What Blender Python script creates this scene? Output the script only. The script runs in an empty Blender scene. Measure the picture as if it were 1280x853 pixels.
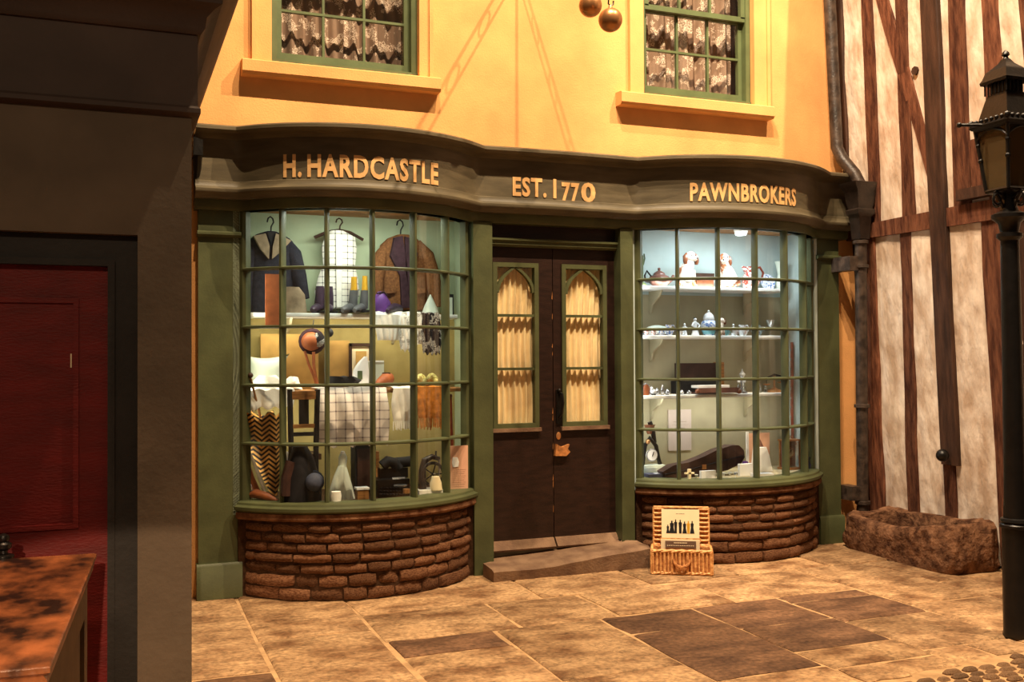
import bpy, math, random
from mathutils import Vector, noise as mnoise

R = random.Random(11)
SC = bpy.context.scene
COL = SC.collection

# ------------------------------------------------------------------ camera
FPX, CXP, CYP = 1262.0, 640.0, 426.5
YAW, PITCH, ROLL = math.radians(21.7), math.atan(20.5 / 1262.0), math.radians(0.31)
EYE = Vector((0.0, -7.0, 1.6))
_f = Vector((math.sin(YAW) * math.cos(PITCH), math.cos(YAW) * math.cos(PITCH), math.sin(PITCH)))
_r = Vector((math.cos(YAW), -math.sin(YAW), 0.0))
_u = _r.cross(_f)
CR = _r * math.cos(ROLL) - _u * math.sin(ROLL)
CU = _u * math.cos(ROLL) + _r * math.sin(ROLL)
cam = bpy.data.objects.new('camera', bpy.data.cameras.new('camera'))
COL.objects.link(cam)
cam.data.sensor_width = 36.0
cam.data.lens = FPX / 1280.0 * 36.0
cam.data.clip_start = 0.05
mw = cam.matrix_world.copy()
for i in range(3):
    mw[i][0], mw[i][1], mw[i][2], mw[i][3] = CR[i], CU[i], -_f[i], EYE[i]
cam.matrix_world = mw
SC.camera = cam

# ------------------------------------------------------------------ world, exposure, lamps
W = bpy.data.worlds.new('dim_hall'); SC.world = W; W.use_nodes = True
W.node_tree.nodes['Background'].inputs[0].default_value = (1.0, 0.72, 0.48, 1)
W.node_tree.nodes['Background'].inputs[1].default_value = 0.10
SC.view_settings.view_transform = 'Standard'
SC.view_settings.look = 'None'
SC.view_settings.exposure = 0.0
SC.view_settings.gamma = 1.0

def spot(name, loc, aim, watt, col, deg, blend=0.25, rad=0.04):
    d = bpy.data.lights.new(name, 'SPOT'); o = bpy.data.objects.new(name, d); COL.objects.link(o)
    o.location = loc; d.energy = watt; d.color = col; d.spot_size = math.radians(deg); d.spot_blend = blend
    d.shadow_soft_size = rad
    o.rotation_euler = (Vector(aim) - Vector(loc)).to_track_quat('-Z', 'Y').to_euler()
    return o

def area(name, loc, aim, watt, col, sx, sy):
    d = bpy.data.lights.new(name, 'AREA'); o = bpy.data.objects.new(name, d); COL.objects.link(o)
    o.location = loc; d.energy = watt; d.color = col; d.shape = 'RECTANGLE'; d.size = sx; d.size_y = sy
    o.rotation_euler = (Vector(aim) - Vector(loc)).to_track_quat('-Z', 'Y').to_euler()
    return o

WARM = (1.0, 0.75, 0.48)
spot('hall_spot', (5.65, -3.9, 9.4), (3.9, 0.0, 2.6), 3000, WARM, 62)
spot('hall_spot', (2.9, -3.9, 9.4), (3.0, -0.4, 2.2), 2300, WARM, 66)
spot('hall_spot', (1.3, -3.9, 9.4), (3.4, -0.2, 2.2), 1900, WARM, 66)
spot('hall_spot', (2.2, -2.6, 9.0), (6.0, -0.8, 1.3), 1800, (1.0, 0.78, 0.58), 40)
spot('counter_spot', (0.0, -4.13, 8.4), (-0.35, -4.0, 0.9), 1700, (1.0, 0.62, 0.36), 22, 0.2)
area('window_lamp', (1.65, -0.10, 2.62), (1.65, 0.20, 1.2), 13, (0.93, 1.0, 0.86), 0.9, 0.12)
area('window_lamp', (4.70, -0.06, 2.62), (4.72, 0.20, 1.2), 16, (0.84, 0.94, 1.0), 1.0, 0.12)
area('window_fill', (0.89, 0.12, 1.45), (2.3, 0.30, 1.35), 3.5, (1.0, 0.93, 0.74), 0.05, 1.5)  # added fill, hidden by the left stile, lifting the lower display
area('window_fill', (3.92, 0.12, 1.45), (5.3, 0.30, 1.35), 3.0, (0.93, 0.97, 1.0), 0.05, 1.5)  # same added fill for the china window
for z_, w_ in ((1.90, 5.0), (1.33, 4.0)):  # added fills under the shelf fronts, brightening the back wall and goods
    area('shelf_fill', (1.64, 0.20, z_ - 0.02), (1.64, 0.46, z_ - 0.33), w_, (1.0, 0.94, 0.74), 1.4, 0.03)
for z_, w_ in ((2.22, 3.2), (1.77, 3.0), (1.25, 4.0)):  # added fills under the three china shelves
    area('shelf_fill', (4.60, 0.17, z_ - 0.02), (4.60, 0.41, z_ - 0.30), w_, (0.98, 0.98, 0.92), 1.4, 0.03)
spot('left_house_spot', (-0.3, -9.6, 2.5), (0.1, -3.1, -1.55), 950, (1.0, 0.70, 0.44), 38, 0.05, 0.02)
spot('left_house_spot', (-1.2, -10.5, 5.5), (-0.6, -3.1, 1.6), 480, (1.0, 0.72, 0.46), 34, 0.6, 0.3)  # weak fill added to lift the dark left house front

# ------------------------------------------------------------------ measuring helper: photograph point -> metres on an upright plane y
def ray(px, py):
    return _f * FPX + CR * (px - CXP) - CU * (py - CYP)
def A(px, py, y):
    d = ray(px, py); return EYE + d * ((y - EYE.y) / d.y)
def G(px, py, z=0.0):
    d = ray(px, py); return EYE + d * ((z - EYE.z) / d.z)

def S(r, g, b):
    def c(v):
        v /= 255.0
        return v / 12.92 if v <= 0.04045 else ((v + 0.055) / 1.055) ** 2.4
    return (c(r), c(g), c(b), 1.0)

# ------------------------------------------------------------------ materials
def nt(name):
    m = bpy.data.materials.new(name); m.use_nodes = True
    t = m.node_tree
    return m, t.nodes, t.links, t.nodes['Principled BSDF']

def mat(name, col, rough=0.65, var=0.25, scale=6.0, bump=0.15, bscale=45.0, metal=0.0, col2=None, rand=0.0, spec=0.3, stretch=None, bdist=0.01, lo=0.35, hi=0.65):
    m, N, L, P = nt(name)
    P.inputs['Roughness'].default_value = rough; P.inputs['Metallic'].default_value = metal
    P.inputs['Specular IOR Level'].default_value = spec
    tc = N.new('ShaderNodeTexCoord'); src = tc.outputs['Object']
    if stretch:
        mp = N.new('ShaderNodeMapping'); mp.inputs['Scale'].default_value = stretch
        L.new(src, mp.inputs['Vector']); src = mp.outputs['Vector']
    if rand:
        oi = N.new('ShaderNodeObjectInfo'); ad = N.new('ShaderNodeVectorMath'); ad.operation = 'ADD'
        ml = N.new('ShaderNodeMath'); ml.operation = 'MULTIPLY'; ml.inputs[1].default_value = 37.0
        L.new(oi.outputs['Random'], ml.inputs[0]); L.new(ml.outputs[0], ad.inputs[1]); L.new(src, ad.inputs[0]); src = ad.outputs[0]
    n1 = N.new('ShaderNodeTexNoise'); n1.inputs['Scale'].default_value = scale; n1.inputs['Detail'].default_value = 6
    L.new(src, n1.inputs['Vector'])
    rp = N.new('ShaderNodeValToRGB'); e = rp.color_ramp.elements
    e[0].position, e[1].position = lo, hi
    a = [max(0, c * (1 - var)) for c in col[:3]] + [1]
    b = list(col2) if col2 else [min(1, c * (1 + var)) for c in col[:3]] + [1]
    if col2: a = list(col)
    e[0].color, e[1].color = a, b
    L.new(n1.outputs['Fac'], rp.inputs['Fac']); out = rp.outputs['Color']
    if rand:
        hs = N.new('ShaderNodeHueSaturation'); mr = N.new('ShaderNodeMapRange')
        mr.inputs['To Min'].default_value = 1 - rand; mr.inputs['To Max'].default_value = 1 + rand
        L.new(oi.outputs['Random'], mr.inputs['Value']); L.new(mr.outputs['Result'], hs.inputs['Value'])
        L.new(out, hs.inputs['Color']); out = hs.outputs['Color']
    L.new(out, P.inputs['Base Color'])
    if bump:
        n2 = N.new('ShaderNodeTexNoise'); n2.inputs['Scale'].default_value = bscale; n2.inputs['Detail'].default_value = 4
        L.new(src, n2.inputs['Vector'])
        bp = N.new('ShaderNodeBump'); bp.inputs['Strength'].default_value = bump; bp.inputs['Distance'].default_value = bdist
        L.new(n2.outputs['Fac'], bp.inputs['Height']); L.new(bp.outputs['Normal'], P.inputs['Normal'])
    return m

def glassmat(name, tint, refl=0.07, rough=0.03, dirt=0.0, dcol=(0.5, 0.45, 0.3, 1)):
    m, N, L, P = nt(name); N.remove(P); o = N['Material Output']
    t = N.new('ShaderNodeBsdfTransparent'); t.inputs[0].default_value = tint
    g = N.new('ShaderNodeBsdfGlossy'); g.inputs['Roughness'].default_value = rough
    x = N.new('ShaderNodeMixShader'); x.inputs[0].default_value = refl
    L.new(t.outputs[0], x.inputs[1]); L.new(g.outputs[0], x.inputs[2]); last = x
    if dirt:
        d = N.new('ShaderNodeBsdfDiffuse'); d.inputs[0].default_value = dcol
        y = N.new('ShaderNodeMixShader'); y.inputs[0].default_value = dirt
        L.new(x.outputs[0], y.inputs[1]); L.new(d.outputs[0], y.inputs[2]); last = y
    L.new(last.outputs[0], o.inputs['Surface'])
    return m

def emit(name, col, s):
    m, N, L, P = nt(name)
    P.inputs['Base Color'].default_value = col; P.inputs['Emission Color'].default_value = col; P.inputs['Emission Strength'].default_value = s
    return m

def math_node(N, op, a=None, b=None, L=None):
    n = N.new('ShaderNodeMath'); n.operation = op
    for i, v in enumerate((a, b)):
        if v is None: continue
        if isinstance(v, (int, float)): n.inputs[i].default_value = v
        else: L.new(v, n.inputs[i])
    return n.outputs[0]

def patmat(name, c1, c2, kind, k=30.0, rough=0.8):
    """printed cloth: 'chevron', 'check', 'lace', 'stripe'"""
    m, N, L, P = nt(name); P.inputs['Roughness'].default_value = rough; P.inputs['Specular IOR Level'].default_value = 0.15
    tc = N.new('ShaderNodeTexCoord'); sp = N.new('ShaderNodeSeparateXYZ'); L.new(tc.outputs['Object'], sp.inputs[0])
    x, z = sp.outputs['X'], sp.outputs['Z']
    if kind == 'chevron':
        fr = math_node(N, 'PINGPONG', math_node(N, 'MULTIPLY', x, 1.0, L), 0.05, L)
        v = math_node(N, 'FRACT', math_node(N, 'MULTIPLY', math_node(N, 'SUBTRACT', z, math_node(N, 'MULTIPLY', fr, 0.8, L), L), k, L), None, L)
        f = math_node(N, 'GREATER_THAN', v, 0.5, L)
    elif kind == 'check':
        a = math_node(N, 'LESS_THAN', math_node(N, 'FRACT', math_node(N, 'MULTIPLY', x, k, L), None, L), 0.16, L)
        b = math_node(N, 'LESS_THAN', math_node(N, 'FRACT', math_node(N, 'MULTIPLY', z, k, L), None, L), 0.16, L)
        f = math_node(N, 'MULTIPLY', math_node(N, 'ADD', a, b, L), 0.5, L)
    elif kind == 'stripe':
        f = math_node(N, 'LESS_THAN', math_node(N, 'FRACT', math_node(N, 'MULTIPLY', z, k, L), None, L), 0.45, L)
    else:
        vo = N.new('ShaderNodeTexVoronoi'); vo.inputs['Scale'].default_value = k; L.new(tc.outputs['Object'], vo.inputs['Vector'])
        no = N.new('ShaderNodeTexNoise'); no.inputs['Scale'].default_value = k * 0.22; no.inputs['Detail'].default_value = 3; L.new(tc.outputs['Object'], no.inputs['Vector'])
        w = math_node(N, 'SINE', math_node(N, 'MULTIPLY', vo.outputs['Distance'], 16.0, L), None, L)
        g = math_node(N, 'MULTIPLY', math_node(N, 'GREATER_THAN', no.outputs['Fac'], 0.52, L), math_node(N, 'GREATER_THAN', w, -0.1, L), L)
        f = g
    mx = N.new('ShaderNodeMix'); mx.data_type = 'RGBA'
    mx.inputs['A'].default_value = c1; mx.inputs['B'].default_value = c2
    L.new(f, mx.inputs['Factor']); L.new(mx.outputs['Result'], P.inputs['Base Color'])
    return m

MT = dict(
    yellow=mat('ochre_limewash', S(228, 168, 106), 0.85, 0.10, 3.0, 0.35, 90, spec=0.1, bdist=0.006),
    green=mat('olive_paint', S(74, 78, 49), 0.5, 0.20, 5.0, 0.12, 60, spec=0.35),
    darkgreen=mat('fascia_paint', S(90, 81, 62), 0.5, 0.22, 4.0, 0.10, 50, spec=0.35, stretch=(1, 1, 5)),
    gold=mat('gold_leaf', S(226, 178, 118), 0.5, 0.15, 9, 0.0, spec=0.4),
    sash=mat('sash_green_paint', S(88, 100, 66), 0.5, 0.15, 6.0, 0.08, 60),
    brick=mat('dark_brick', S(92, 56, 37), 0.9, 0.4, 14.0, 0.9, 60, rand=0.35, col2=S(148, 106, 76), spec=0.1),
    mortar=mat('old_mortar', S(66, 46, 32), 0.95, 0.3, 20, 0.6, 70, spec=0.05),
    pavmortar=mat('pale_mortar', S(184, 148, 108), 0.95, 0.25, 9, 0.5, 60, spec=0.05),
    flag=mat('buff_flagstone', S(116, 82, 54), 0.8, 0.3, 4.5, 0.7, 22, rand=0.16, col2=S(182, 146, 106), spec=0.2, bdist=0.016, stretch=(0.9, 1.25, 1), lo=0.32, hi=0.62),
    flagd=mat('dark_flagstone', S(82, 58, 42), 0.8, 0.3, 4.0, 0.55, 25, rand=0.12, col2=S(120, 88, 64), spec=0.2, bdist=0.012, stretch=(0.8, 1.5, 1)),
    sett=mat('cobble_stone', S(92, 68, 48), 0.75, 0.3, 10, 0.4, 40, rand=0.3, col2=S(140, 106, 74)),
    step=mat('worn_step_stone', S(104, 78, 60), 0.8, 0.3, 8, 0.4, 60, col2=S(134, 106, 82)),
    door=mat('brown_black_door_paint', S(38, 22, 16), 0.4, 0.3, 7, 0.15, 40, spec=0.4, stretch=(1, 1, 4)),
    wearwood=mat('bare_worn_wood', S(170, 112, 62), 0.7, 0.35, 30, 0.3, 80),
    iron=mat('black_iron', S(24, 21, 19), 0.38, 0.3, 12, 0.15, 60, metal=0.35, spec=0.5),
    drain=mat('weathered_drainpipe_paint', S(40, 32, 27), 0.45, 0.4, 14, 0.3, 50, col2=S(80, 66, 56), spec=0.4),
    hopper=mat('rainhead_paint', S(44, 35, 29), 0.4, 0.4, 12, 0.3, 40, spec=0.5),
    timber=mat('red_brown_timber', S(70, 38, 26), 0.8, 0.4, 9, 0.9, 35, col2=S(122, 78, 56), rand=0.2, spec=0.2, stretch=(3, 3, 0.5)),
    timberd=mat('dark_timber', S(50, 33, 25), 0.65, 0.35, 7, 0.5, 35, col2=S(80, 55, 42), spec=0.25, stretch=(3, 3, 0.4)),
    plaster=mat('aged_cream_plaster', S(196, 170, 146), 0.9, 0.2, 5.0, 0.75, 6.5, col2=S(238, 222, 204), spec=0.08, bdist=0.030, rand=0.05, stretch=(1.0, 1.8, 0.8)),
    trough=mat('rough_brown_stone', S(72, 47, 34), 0.95, 0.4, 14, 1.0, 32, col2=S(136, 98, 72), spec=0.08, bdist=0.02),
    wicker=mat('honey_wicker', S(186, 122, 66), 0.6, 0.3, 40, 0.3, 90, col2=S(238, 186, 122)),
    wickerd=mat('brown_wicker', S(138, 82, 44), 0.6, 0.3, 40, 0.3, 90, col2=S(200, 138, 82)),
    leftwall=mat('drab_brown_paint', S(94, 80, 64), 0.7, 0.18, 3, 0.15, 40),
    leftdark=mat('dark_brown_paint', S(66, 52, 44), 0.65, 0.2, 3, 0.15, 40),
    leftframe=mat('black_brown_frame_paint', S(38, 34, 30), 0.6, 0.2, 5, 0.15, 40),
    reddoor=mat('oxblood_door_paint', S(104, 17, 13), 0.55, 0.2, 5, 0.2, 50, stretch=(1, 1, 3)),
    countertop=mat('worn_counter_wood', S(44, 24, 16), 0.38, 0.4, 6.5, 0.35, 30, col2=S(186, 112, 66), stretch=(1.6, 1.0, 1), spec=0.45, lo=0.36, hi=0.66),
    counterbody=mat('drab_counter_paint', S(104, 84, 62), 0.7, 0.2, 6, 0.2, 40),
    pane=glassmat('window_glass', (0.97, 0.98, 0.97, 1), 0.045),
    lampglass=glassmat('dirty_lantern_glass', (0.55, 0.48, 0.36, 1), 0.06, 0.15, 0.55, S(112, 92, 62)),
    clear=glassmat('clear_glassware', (0.92, 0.96, 0.97, 1), 0.30, 0.05),
    brass=mat('aged_brass', S(186, 132, 84), 0.34, 0.25, 5, 0.05, 40, metal=0.65),
    silver=mat('silver_plate', S(190, 192, 196), 0.25, 0.2, 20, 0.0, metal=0.85),
    curtain=mat('cream_door_curtain', S(250, 220, 172), 0.9, 0.1, 8, 0.1, 120, spec=0.05),
    lace=patmat('figured_lace', S(142, 116, 100), S(226, 204, 188), 'lace', 42),
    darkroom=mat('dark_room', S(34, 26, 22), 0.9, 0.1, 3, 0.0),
    alcgreen=mat('pale_green_distemper', S(178, 190, 160), 0.9, 0.08, 5, 0.1, 60, spec=0.05),
    alctan=mat('straw_distemper', S(168, 150, 96), 0.9, 0.15, 5, 0.1, 60, spec=0.05),
    alcblue=mat('pale_blue_distemper', S(178, 194, 192), 0.9, 0.08, 5, 0.1, 60, spec=0.05),
    alcwood=mat('pine_soffit', S(166, 118, 74), 0.7, 0.25, 8, 0.15, 40),
    white=mat('white_paint', S(232, 232, 226), 0.6, 0.06, 9, 0.05, 60),
    linen=mat('white_linen', S(236, 232, 222), 0.9, 0.08, 12, 0.2, 90, spec=0.05),
    linenb=mat('pale_grey_green_linen', S(206, 214, 200), 0.9, 0.08, 9, 0.15, 90, spec=0.05),  # pale greenish grey, for linen, paper and other pale goods
    check=patmat('black_line_check_cotton', S(236, 232, 222), S(40, 38, 44), 'check', 22),
    plaid=patmat('grey_plaid_cloth', S(232, 222, 214), S(120, 104, 108), 'check', 16),
    whitelace=patmat('white_lace', S(238, 236, 230), S(128, 122, 112), 'lace', 90),
    blacklace=patmat('black_lace', S(30, 28, 32), S(190, 188, 182), 'lace', 80),
    navy=mat('navy_wool', S(44, 44, 52), 0.95, 0.2, 30, 0.3, 120, spec=0.05),
    fawn=mat('fawn_velvet', S(140, 122, 100), 0.9, 0.25, 14, 0.2, 80, spec=0.05),
    tweed=mat('brown_tweed', S(112, 74, 46), 0.95, 0.25, 60, 0.4, 160, spec=0.05),
    plum=mat('plum_velvet', S(58, 40, 46), 0.9, 0.25, 20, 0.2, 80, spec=0.1),
    plumleather=mat('plum_black_leather', S(62, 48, 66), 0.3, 0.3, 20, 0.1, 60, spec=0.5),
    greyleather=mat('grey_leather', S(88, 88, 90), 0.4, 0.2, 20, 0.1, 60, spec=0.4),
    mustard=mat('mustard_cloth', S(206, 156, 40), 0.8, 0.1, 20, 0.1, 60),
    purple=mat('purple_satin', S(104, 62, 136), 0.45, 0.2, 14, 0.1, 60),
    rust=mat('rust_leather', S(150, 82, 46), 0.5, 0.2, 14, 0.1, 60),
    black=mat('black_felt', S(24, 23, 26), 0.7, 0.2, 20, 0.1, 60),
    slate=mat('slate_blue_felt', S(60, 66, 82), 0.7, 0.2, 20, 0.1, 60),
    oak=mat('oak', S(150, 104, 58), 0.6, 0.3, 12, 0.15, 50, stretch=(1, 1, 6)),
    tan=mat('straw_board', S(192, 150, 84), 0.85, 0.15, 9, 0.1, 60),
    darkwood=mat('dark_wood', S(58, 36, 24), 0.5, 0.3, 14, 0.1, 50, stretch=(1, 1, 5)),
    redwood=mat('red_mahogany', S(120, 52, 34), 0.4, 0.25, 14, 0.1, 50),
    chevron=patmat('black_and_tan_chevron', S(28, 22, 18), S(196, 142, 72), 'chevron', 30),
    cream=mat('cream_card', S(244, 226, 186), 0.8, 0.04, 8, 0.0),
    pink=mat('pinkish_card', S(214, 166, 138), 0.8, 0.06, 8, 0.0),
    mauvecard=mat('pale_mauve_card', S(200, 182, 170), 0.85, 0.04, 8, 0.0),
    ink=mat('brown_ink', S(96, 70, 56), 0.8, 0.1, 8, 0.0),
    slatecard=mat('grey_brown_card', S(112, 88, 72), 0.8, 0.08, 8, 0.0),
    orange=mat('amber_shawl', S(176, 110, 46), 0.9, 0.3, 30, 0.3, 90, spec=0.05),
    china=mat('white_china', S(236, 238, 240), 0.2, 0.04, 9, 0.0, spec=0.6),
    bluechina=mat('blue_and_white_china', S(226, 232, 240), 0.2, 0.1, 60, 0.0, col2=S(96, 128, 190), spec=0.6, lo=0.5, hi=0.56),
    redchina=mat('red_and_white_china', S(234, 222, 214), 0.2, 0.1, 50, 0.0, col2=S(158, 58, 48), spec=0.6, lo=0.46, hi=0.54),
    spaniel=mat('white_and_russet_glaze', S(240, 228, 212), 0.2, 0.1, 11, 0.0, col2=S(158, 96, 60), spec=0.6, lo=0.54, hi=0.60),
    russet=mat('russet_glaze', S(128, 76, 50), 0.25, 0.2, 20, 0.0, spec=0.6),
    browng=mat('brown_lustre_glaze', S(126, 88, 78), 0.25, 0.2, 20, 0.0, spec=0.6),
    leatherbk=mat('brown_black_leather', S(56, 36, 30), 0.55, 0.3, 10, 0.15, 50),
    navybox=mat('navy_box_cloth', S(62, 64, 82), 0.8, 0.15, 10, 0.1, 50),
    tealg=mat('turquoise_glaze', S(120, 190, 200), 0.25, 0.1, 20, 0.0, spec=0.6),
    flowers=mat('pale_silk_flowers', S(222, 212, 150), 0.8, 0.3, 60, 0.3, 90, col2=S(160, 150, 60)),
    paper=mat('white_paper', S(240, 240, 240), 0.9, 0.03, 9, 0.0),
    bulb=emit('lit_lamp_glass', (0.9, 0.97, 1.0, 1), 9.0),
)
def add_cracks(m, scale, w, dark):
    """fine natural splits and pits in the stone"""
    N, L = m.node_tree.nodes, m.node_tree.links; P = N['Principled BSDF']
    src = P.inputs['Base Color'].links[0].from_socket
    g = N.new('ShaderNodeNewGeometry'); n = N.new('ShaderNodeTexNoise'); n.inputs['Scale'].default_value = scale; n.inputs['Detail'].default_value = 7; n.inputs['Roughness'].default_value = 0.65
    mp = N.new('ShaderNodeMapping'); mp.inputs['Scale'].default_value = (0.6, 1.7, 1); L.new(g.outputs['Position'], mp.inputs['Vector']); L.new(mp.outputs['Vector'], n.inputs['Vector'])
    d = math_node(N, 'ABSOLUTE', math_node(N, 'SUBTRACT', n.outputs['Fac'], 0.5, L), None, L)
    f = N.new('ShaderNodeMapRange'); f.inputs['From Min'].default_value = 0.0; f.inputs['From Max'].default_value = w; f.inputs['To Min'].default_value = dark; f.inputs['To Max'].default_value = 1.0
    L.new(d, f.inputs['Value'])
    n2 = N.new('ShaderNodeTexNoise'); n2.inputs['Scale'].default_value = 34; n2.inputs['Detail'].default_value = 5; L.new(g.outputs['Position'], n2.inputs['Vector'])
    f2 = N.new('ShaderNodeMapRange'); f2.inputs['From Min'].default_value = 0.3; f2.inputs['From Max'].default_value = 0.7; f2.inputs['To Min'].default_value = 0.62; f2.inputs['To Max'].default_value = 1.3; L.new(n2.outputs['Fac'], f2.inputs['Value'])
    mu = math_node(N, 'MULTIPLY', f.outputs['Result'], f2.outputs['Result'], L)
    mx = N.new('ShaderNodeVectorMath'); mx.operation = 'SCALE'; L.new(src, mx.inputs[0]); L.new(mu, mx.inputs['Scale']); L.new(mx.outputs['Vector'], P.inputs['Base Color'])
add_cracks(MT['flag'], 3.2, 0.014, 0.55); add_cracks(MT['flagd'], 4.0, 0.012, 0.7)

# ------------------------------------------------------------------ mesh helpers
class M:
    def __init__(s): s.v = []; s.f = []
    def add(s, vs, fs):
        b = len(s.v); s.v += [tuple(p) for p in vs]; s.f += [tuple(i + b for i in q) for q in fs]; return s
    def box(s, x0, x1, y0, y1, z0, z1):
        return s.add([(x0, y0, z0), (x1, y0, z0), (x1, y1, z0), (x0, y1, z0), (x0, y0, z1), (x1, y0, z1), (x1, y1, z1), (x0, y1, z1)],
                     [(0, 3, 2, 1), (4, 5, 6, 7), (0, 1, 5, 4), (1, 2, 6, 5), (2, 3, 7, 6), (3, 0, 4, 7)])
    def rings(s, rs, cap=True, closed=True):
        n = len(rs[0]); vs = [p for r in rs for p in r]; fs = []
        for a in range(len(rs) - 1):
            for i in range(n if closed else n - 1):
                j = (i + 1) % n
                fs.append((a * n + i, a * n + j, (a + 1) * n + j, (a + 1) * n + i))
        if cap:
            fs.append(tuple(range(n))[::-1]); fs.append(tuple((len(rs) - 1) * n + i for i in range(n)))
        return s.add(vs, fs)
    def tube(s, pts, rad, n=8, cap=True):
        pts = [Vector(p) for p in pts]; rs = []
        if not isinstance(rad, (list, tuple)): rad = [rad] * len(pts)
        up = None
        for i, p in enumerate(pts):
            d = (pts[min(i + 1, len(pts) - 1)] - pts[max(i - 1, 0)]).normalized()
            if up is None: up = Vector((0, 0, 1)) if abs(d.z) < 0.9 else Vector((1, 0, 0))
            a = d.cross(up).normalized(); b = a.cross(d).normalized(); up = b
            rs.append([p + (a * math.cos(t) + b * math.sin(t)) * rad[i] for t in [2 * math.pi * k / n for k in range(n)]])
        return s.rings(rs, cap)
    def lathe(s, prof, c, n=14, lean=(0, 0)):
        rs = []
        for r, z in prof:
            r = max(r, 0.0004)
            rs.append([(c[0] + lean[0] * z + r * math.cos(2 * math.pi * k / n), c[1] + lean[1] * z + r * math.sin(2 * math.pi * k / n), c[2] + z) for k in range(n)])
        return s.rings(rs)
    def ell(s, rows, n=12):
        """rows of (cx, cy, z, rx, ry): an elliptical loft upward"""
        return s.rings([[(x + rx * math.cos(2 * math.pi * k / n), y + ry * math.sin(2 * math.pi * k / n), z) for k in range(n)] for x, y, z, rx, ry in rows])
    def sphere(s, c, r, n=12, m=8, sq=(1, 1, 1)):
        rs = [[(c[0] + sq[0] * r * math.sin(p) * math.cos(2 * math.pi * k / n), c[1] + sq[1] * r * math.sin(p) * math.sin(2 * math.pi * k / n), c[2] - sq[2] * r * math.cos(p)) for k in range(n)]
              for p in [max(0.02, math.pi * i / m) if i < m else math.pi - 0.02 for i in range(m + 1)]]
        return s.rings(rs)
    def prism(s, pts, y0, y1):
        n = len(pts)
        return s.add([(x, y0, z) for x, z in pts] + [(x, y1, z) for x, z in pts],
                     [tuple(range(n)), tuple(range(2 * n - 1, n - 1, -1))] + [(i, i + n, (i + 1) % n + n, (i + 1) % n) for i in range(n)])
    def sweep(s, path, prof):
        """closed profile (out, z) carried along a plan path of (x, y, nx, ny)"""
        rs = [[(x + nx * o, y + ny * o, z) for o, z in prof] for x, y, nx, ny in path]
        return s.rings(rs)
    def sheet(s, fn, nu, nv, th=0.004, off=(0, 1, 0)):
        g = [Vector(fn(i / nu, j / nv)) for j in range(nv + 1) for i in range(nu + 1)]
        o = Vector(off) * th; w = nu + 1; k = len(g)
        fs = []
        for j in range(nv):
            for i in range(nu):
                a = j * w + i; q = (a, a + 1, a + w + 1, a + w)
                fs.append(q); fs.append(tuple(t + k for t in q[::-1]))
        edge = [i for i in range(w)] + [j * w + nu for j in range(1, nv + 1)] + [nv * w + i for i in range(nu - 1, -1, -1)] + [j * w for j in range(nv - 1, 0, -1)]
        for i, a in enumerate(edge):
            b = edge[(i + 1) % len(edge)]; fs.append((b, a, a + k, b + k))
        return s.add(g + [p + o for p in g], fs)
    # --- shapes laid out from points read off the photograph, on the upright plane y
    def pbox(s, x0, y0, x1, y1, f, b):
        p, q = A(x0, y1, f), A(x1, y0, f); return s.box(p.x, q.x, f, b, min(p.z, q.z), max(p.z, q.z))
    def puff(s, rows, y, t, n=12):
        """soft body: rows of (py, left px, right px) at plane y, t = half thickness"""
        out = []
        for py, a, b in rows:
            p, q = A(a, py, y), A(b, py, y); w = (q.x - p.x) / 2
            out.append(((p.x + q.x) / 2, y, (p.z + q.z) / 2, w, min(t, w * 1.2)))
        out.sort(key=lambda r: r[2])
        return s.ell(out, n)
    def pot(s, px, rows, y, n=12):
        """turned body: rows of (py, half width px) about an upright axis"""
        c = A(px, rows[0][0], y); sc = A(px + 1, rows[0][0], y).x - c.x
        pr = sorted([(h * sc, A(px, py, y).z - c.z) for py, h in rows], key=lambda r: r[1])
        return s.lathe(pr, c, n)
    def pline(s, pts, y, r, n=6):
        return s.tube([A(a, b, y if not isinstance(y, list) else y[i]) for i, (a, b) in enumerate(pts)], r, n)

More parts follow.
